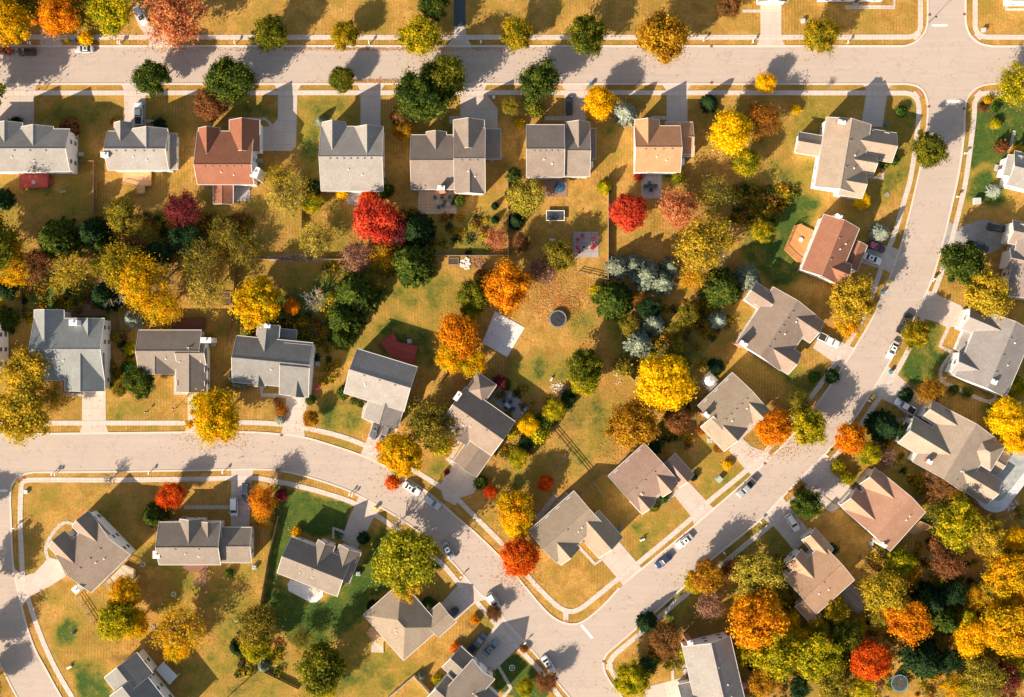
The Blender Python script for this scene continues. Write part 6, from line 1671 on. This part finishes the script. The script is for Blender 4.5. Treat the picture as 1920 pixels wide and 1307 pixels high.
m = MB(); m.box(-2.3,-1.3,.74,2.3,-1.15,.86); m.box(-2.3,1.15,.74,2.3,1.3,.86); m.box(-2.3,-1.15,.74,-2.15,1.15,.86); m.box(2.15,-1.15,.74,2.3,1.15,.86); m.build('frame', TRIM, r)
for u in (-2.1,2.1):
    for v in (-1.15,1.15): m = MB(); m.tube((u,v,0),(u,v,.74),.05,.05,6); m.build('leg', METAL, r)
# benches, boards
def bench(x, y, a, label, col=(.7,.69,.67), key='bench_white', L=1.5):
    r = empty('garden_bench', at(x, y), -math.radians(a)); tag(r, label, 'bench'); mt = paint(key, col, .6, 0)
    m = MB(); [m.box(-L/2,-.22+k*.15,.4,L/2,-.1+k*.15,.45) for k in range(3)]; m.build('seat', mt, r); m = MB(); [m.box(-L/2,.25,.52+k*.16,L/2,.3,.64+k*.16) for k in range(3)]; m.build('backrest', mt, r)
    for u in (-L/2+.1,L/2-.1): m = MB(); m.box(u-.04,-.2,0,u+.04,.3,.4); m.build('leg', mt, r)
bench(1036,450,5,'white bench on the lawn left of the fire pit patio'); bench(1034,711,-60,'white bench beside the rock ring on the dry lawn',L=1.0); bench(447,1166,30,'white swing seat at the corner of the deep green yard',L=1.8); bench(454,1176,15,'second white seat at the corner of the deep green yard',L=1.3)
bench(119,360,-10,'pale low bench on the dry lawn below the red deck',(.5,.42,.33),'bench_tan'); bench(746,362,0,'x') if False else None
bench(131,1251,-30,'white garden bench above the bright green patch on the western lawn',L=1.2); bench(1204,1012,-20,'white bench under the shade tree by the corner house garage',L=1.3)
bench(1728,1195,35,'grey bench in the dark gap of the right-hand woods',(.35,.35,.36),'bench_grey',1.6)
# raised beds / sandbox / shed / pergola
def raised(x, y, w, d, a, label, mat, h=.35, inner=None, name='raised_bed', cat='raised bed'):
    r = empty(name, at(x, y), -math.radians(a)); tag(r, label, cat); m = MB(); t = .12
    m.box(-w/2,-d/2,0,w/2,-d/2+t,h); m.box(-w/2,d/2-t,0,w/2,d/2,h); m.box(-w/2,-d/2+t,0,-w/2+t,d/2-t,h); m.box(w/2-t,-d/2+t,0,w/2,d/2-t,h); m.build('frame', mat, r)
    m = MB(); m.box(-w/2+t,-d/2+t,0,w/2-t,d/2-t,h*.7); m.build('soil', inner or speck('soil',(.07,.045,.03),.4,5), r)
raised(1408,383,3.9,2.4,-30,'brown wooden sandbox turned askew on the shaded lawn',BRW)
raised(1374,372,3.9,3.6,15,'dark wooden garden bed left of the brown sandbox',BRW,.5)
raised(424,553,2.4,1.6,0,'upper half of a shed-like box along the brown fence, sunlight put into its orange colour',ORW); raised(424,566,2.4,1.8,0,'lower half of the same box along the brown fence, shade put into its dark colour',BRW)  # one box in two woods: orange for its sunlit half, dark for shade
raised(850,490,2.6,1.7,0,'small planted bed at the left of the rock garden',OW)
def rocks(x, y, rx, ry, n, label, col, seed, s=.22):
    r = empty('rock_pile', at(x, y)); tag(r, label, 'rocks'); rr = random.Random(seed)
    m = MB()
    for k in range(n):
        t = rr.uniform(0, 6.28); q = rr.random()**.5; u, v = math.cos(t)*q*rx, math.sin(t)*q*ry; S = s*rr.uniform(.6,1.6)
        vs = []; 
        for (a, b, c) in ((1,0,0),(0,1,0),(-1,0,0),(0,-1,0),(.6,.6,.7),(-.6,.6,.7),(-.6,-.6,.7),(.6,-.6,.7)): vs.append((u+a*S*rr.uniform(.7,1.2), v+b*S*rr.uniform(.7,1.2), max(0,c)*S))
        m.add(vs, [(0,1,4),(1,5,4),(1,2,5),(2,6,5),(2,3,6),(3,7,6),(3,0,7),(0,4,7),(4,5,6,7)])
    m.build('rocks', speck(*col), r)
rocks(873,494,1.3,1.5,70,'white boulders at the left of the brown rock garden',('white_rock',(.62,.56,.52),.15,5),1)
rocks(897,491,1.9,1.6,90,'reddish brown stones of the rock garden by the fence',('brown_rock',(.28,.13,.08),.3,6),2,.18)
rocks(1045,727,1.9,1.4,60,'pale ring of rocks left of the yellow-green tree on the dry lawn',('pale_rock',(.5,.44,.38),.2,5),3,.2)
rocks(1876,945,4.2,1.8,130,'pale pink boulders around the lower end of the swimming pool',('pink_rock',(.55,.42,.36),.2,5),4,.28)
rocks(1868,905,1.3,4.5,90,'pale boulders on the left side of the swimming pool',('pink_rock2',(.5,.39,.34),.2,5),5,.26)
rocks(560,484,8,.9,260,'long dry stone border behind the pale-topped fence',('border_rock',(.40,.27,.20),.3,6),6,.2)
rocks(1752,1043,1.2,1.2,30,'pale stones beside the red-brown tree on the right',('pale_rock',(.5,.44,.38),.2,5),7,.2)
rocks(1160,700,1.5,3,26,'stones scattered along the diagonal fence',('pale_rock',(.5,.44,.38),.2,5),8,.18)
# slatted pergola
r = empty('pergola', at(378,1089,2.4), -math.radians(28)); tag(r, 'brown slatted pergola turned askew below the grey-brown house', 'pergola'); m = MB()
for k in range(13): m.box(-1.75+k*.28,-1.7,2.36,-1.6+k*.28,1.7,2.46)
m.build('slats', plank_mat('pergola_slats',(.34,.15,.08)), r); m = MB(); m.box(-1.9,-1.5,2.2,1.9,-1.38,2.36); m.box(-1.9,1.38,2.2,1.9,1.5,2.36); m.build('beam', BRW, r)
for u in (-1.6,1.6):
    for v in (-1.45,1.45): m = MB(); m.box(u-.07,v-.07,0,u+.07,v+.07,2.2); m.build('post', BRW, r)
# white lattice pergola pieces at porches
for x, y, a, w, d, lab in [(1640,903,42,3.0,2.0,'white lattice porch pergola on the salmon-tan house'),(1489,1059,48,2.2,2.0,'white window-like porch pergola on the tan roofed house')]:
    r = empty('pergola', at(x, y, 2.6), -math.radians(a)); tag(r, lab, 'pergola'); m = MB()
    for k in range(5): m.box(-w/2+k*w/4-.07,-d/2,2.55,-w/2+k*w/4+.07,d/2,2.65)
    for k in range(3): m.box(-w/2,-d/2+k*d/2-.07,2.45,w/2,-d/2+k*d/2+.07,2.549)
    m.build('lattice', TRIM, r)
    for u in (-w/2+.1,w/2-.1): m = MB(); m.box(u-.07,-d/2+.05,0,u+.07,-d/2+.19,2.45); m.build('post', TRIM, r)
# red kayak-like slide
r = empty('kayak', at(596,727), math.radians(62)); tag(r, 'small red kayak lying between the slate and grey roofed houses', 'kayak'); m = MB(); n = 9; sec = []
loft([(-1.5+3*k/(n-1), [(.42*math.sin(math.pi*(k+.25)/(n-.5))*c, .08+.3*s) for c, s in ((-1,.5),(-.6,0),(.6,0),(1,.5),(.6,.8),(-.6,.8))]) for k in range(n)], 'hull', paint('kayak_red',(.55,.03,.06),.3,.4), r)
m = MB(); m.disc(0,0,.33,.36,.26,12); m.build('cockpit', RUBBER, r)
# swimming pool with cover
r = empty('swimming_pool', (*at(1893,888,2.2)[:2], 2.2), -math.radians(-52)); tag(r, 'covered swimming pool with a pale concrete surround at the right edge', 'pool')
pc = []; n = 14
for k in range(n+1): a = -math.pi/2 + math.pi*k/n; pc.append((5.2+2.6*math.cos(a), 2.6*math.sin(a)))
for k in range(n+1): a = math.pi/2 + math.pi*k/n; pc.append((-5.2+2.6*math.cos(a), 2.6*math.sin(a)))
m = MB(); m.prism([(u*1.38, v*1.75) for u, v in pc], -2.25, .13); m.build('surround', PTW, r)
m = MB(); m.prism(pc, .10, .17); m.build('pool_cover', speck('pool_cover',(.27,.29,.29),.25,.8,c2=(.4,.38,.34)), r)
m = MB()
for i in range(len(pc)): a, b_ = pc[i], pc[(i+1) % len(pc)]; m.tube((a[0]*1.03,a[1]*1.03,.17),(b_[0]*1.03,b_[1]*1.03,.17),.14,.14,5)
m.build('coping', speck('coping',(.6,.57,.54),.1,4), r)
# toy ring, bird bath like rings, lamp post
for x, y, R_, lab, col in [(268,1058,.55,'white ring-shaped planter beside the western corner house',TRIM),(326,1114,.55,'round white bird bath on the shaded lawn lower left',TRIM),(960,1252,.7,'thin white hoop lying on the dark green lawn',TRIM),(1663,365,.5,'pale round stump lid on the corner house lawn',STONE),(287,1176,.5,'white round stone by the orange thinning tree',STONE)]:
    r = empty('garden_ornament', at(x, y)); tag(r, lab, 'ornament'); m = MB(); m.ring(0,0,.12,R_,.08,18); m.build('rim', col, r); m = MB(); m.disc(0,0,0,.08,R_*.5,12); m.build('bowl', FOUND, r)
def lamp(x, y, label, h=4.2):
    r = empty('street_lamp', at(x, y)); tag(r, label, 'street lamp'); m = MB(); m.tube((0,0,0),(0,0,h),.08,.05,8); m.build('pole', METAL, r); m = MB(); m.disc(0,0,h,h+.35,.2,10,.28); m.disc(0,0,h+.35,h+.45,.3,10,.08); m.build('lamp_head', paint('lamp_dark',(.05,.05,.055),.4,.1), r); m = MB(); m.disc(0,0,0,.2,.16,10); m.build('base', METAL, r)
lamp(1742,42,'street lamp at the side street stop line, top right'); lamp(1063,1172,'x') if False else None
lamp(128,1152,'x') if False else None
lamp(330,765,'low lamp post on the lawn above the curve, left of the golden tree',2.2); lamp(276,772,'second low lamp post on the same left lawn',1.0)
# play set beside the pool trees
r = empty('play_set', at(1495,1275,1)); tag(r, 'small timber play set in the shade at the bottom right', 'play set'); m = MB(); m.box(-1,-1,1.2,1,1,1.3); m.build('platform', ORW, r)
for u in (-1,1):
    for v in (-1,1): m = MB(); m.box(u-.07,v-.07,0,u+.07,v+.07,2.4); m.build('post', BRW, r)
m = MB(); m.add([(1,-.35,1.3),(1,.35,1.3),(3.2,.35,.15),(3.2,-.35,.15)],[(0,1,2,3)]); m.box(1,-.4,1.3,1.1,.4,1.5); m.build('slide', paint('slide_orange',(.6,.25,.03),.4,.2), r)
# ---- fallen leaves: countless, one object --------------------------------
r_ = np.random.default_rng(99); P = []; 
def scat(n, x, y, sx_, sy_):
    P.append(np.stack([x + r_.normal(size=n)*sx_, y + r_.normal(size=n)*sy_], 1))
scat(2600,1045,560,30,22); scat(900,700,92,160,2); scat(700,720,152,60,2); scat(800,1290,400,34,28); scat(700,325,75,50,18); scat(500,704,450,40,20); scat(500,330,1190,50,36)
scat(500,1248,760,50,22); scat(300,1452,840,30,12); scat(400,1320,470,60,50); scat(300,975,1080,30,14); scat(300,400,820,40,14); scat(1500,960,700,420,280); scat(2500,960,650,560,380); scat(600,260,540,70,40); scat(500,1180,850,40,30)
for x, y, r0, c_ in SPOTS: scat(int(r0*5), x-r0*.15, y+r0*.15, r0*.75, r0*.75)
P = np.concatenate(P); n = len(P); pos = np.stack([(P[:,0]-CX)/PXM, (CY-P[:,1])/PXM, np.full(n,.105)+r_.random(n)*.03], 1)
NN = np.stack([r_.normal(size=n)*.25, r_.normal(size=n)*.25, np.ones(n)], 1)
me = np_mesh('fallen_leaves', quads(pos, NN, .06+.08*r_.random(n), 5), leaf_mat('fallen', (.52,.24,.06), (.40,.15,.035), (.45,.28,.1), .1))
o = bpy.data.objects.new('fallen_leaves', me); COL.objects.link(o); tag(o, 'orange and brown fallen leaves scattered over lawns and kerbs', kind='stuff')

# ---- undergrowth: uncountable low brush in the wooded corners, extra patches added to darken yard shade ------------
UG = [(30,[(70,520),(130,500),(220,560),(200,580),(70,585)]),(30,[(450,600),(520,570),(600,600),(600,640),(450,640)]),(40,[(1380,345),(1500,360),(1440,430),(1390,420)]),(20,[(790,400),(930,410),(940,475),(800,475)]),(130,[(190,405),(470,400),(470,480),(190,480)]),(30,[(600,500),(740,470),(740,520),(640,640),(600,640)]),(200,[(1650,1050),(1920,930),(1920,1320),(1410,1320),(1400,1190),(1560,1170)]),
      (40,[(1370,1050),(1470,1040),(1500,1160),(1390,1180)]),(18,[(0,480),(60,480),(60,600),(0,600)]),(26,[(735,395),(790,400),(820,480),(740,500)]),(40,[(1130,570),(1330,560),(1320,690),(1180,690)]),
      (16,[(1235,1180),(1290,1180),(1280,1250),(1200,1250)]),(30,[(930,700),(1000,740),(1070,760),(960,880),(920,860)]),(22,[(203,625),(255,625),(255,740),(203,740)]),(12,[(588,610),(640,640),(630,720),(590,730)]),
      (22,[(1640,775),(1700,800),(1690,880),(1640,860)]),(30,[(1370,350),(1500,350),(1430,420),(1370,420)]),(24,[(1240,760),(1300,760),(1300,840),(1240,830)]),(20,[(1690,880),(1800,930),(1760,1000),(1730,940)]),(26,[(450,1160),(510,1150),(540,1260),(440,1270)]),
      (14,[(1645,1000),(1690,1040),(1660,1080),(1610,1050)]),(18,[(1310,560),(1380,600),(1330,640),(1290,600)])]
rg = np.random.default_rng(3); QP = []; QN = []; MI = []
for n, poly in UG:
    xs = [p[0] for p in poly]; ys = [p[1] for p in poly]; k = 0; n = int(n*1.7)
    while k < n:
        x, y = rg.uniform(min(xs), max(xs)), rg.uniform(min(ys), max(ys))
        if not in_poly(x, y, poly): continue
        k += 1; g = G(x, y); R0 = rg.uniform(.5, 1.7); q = 110; d = rg.normal(size=(q,3)); d /= np.linalg.norm(d, axis=1, keepdims=True)
        d[:,2] = np.abs(d[:,2]); rr = R0*rg.random((q,1))**.5*(1+.25*rg.normal(size=(q,1)))
        QP.append(np.array([g[0],g[1],.05]) + d*rr*np.array([1,1,.8])); QN.append(d + rg.normal(size=(q,3))*.5); MI += [rg.integers(0, 7)]*q
QP = np.concatenate(QP); QN = np.concatenate(QN)
me = np_mesh('undergrowth', quads(QP, QN, .10+.13*rg.random(len(QP)), 8), leaves('OL'))
for k_ in ('DG','OG','BR','OY','GO','BG'): me.materials.append(leaves(k_))
me.polygons.foreach_set('material_index', np.array(MI)); me.update()
o = bpy.data.objects.new('undergrowth', me); COL.objects.link(o); tag(o, 'mixed brush filling the wooded yards, with dark clumps added to deepen the shade', kind='stuff')
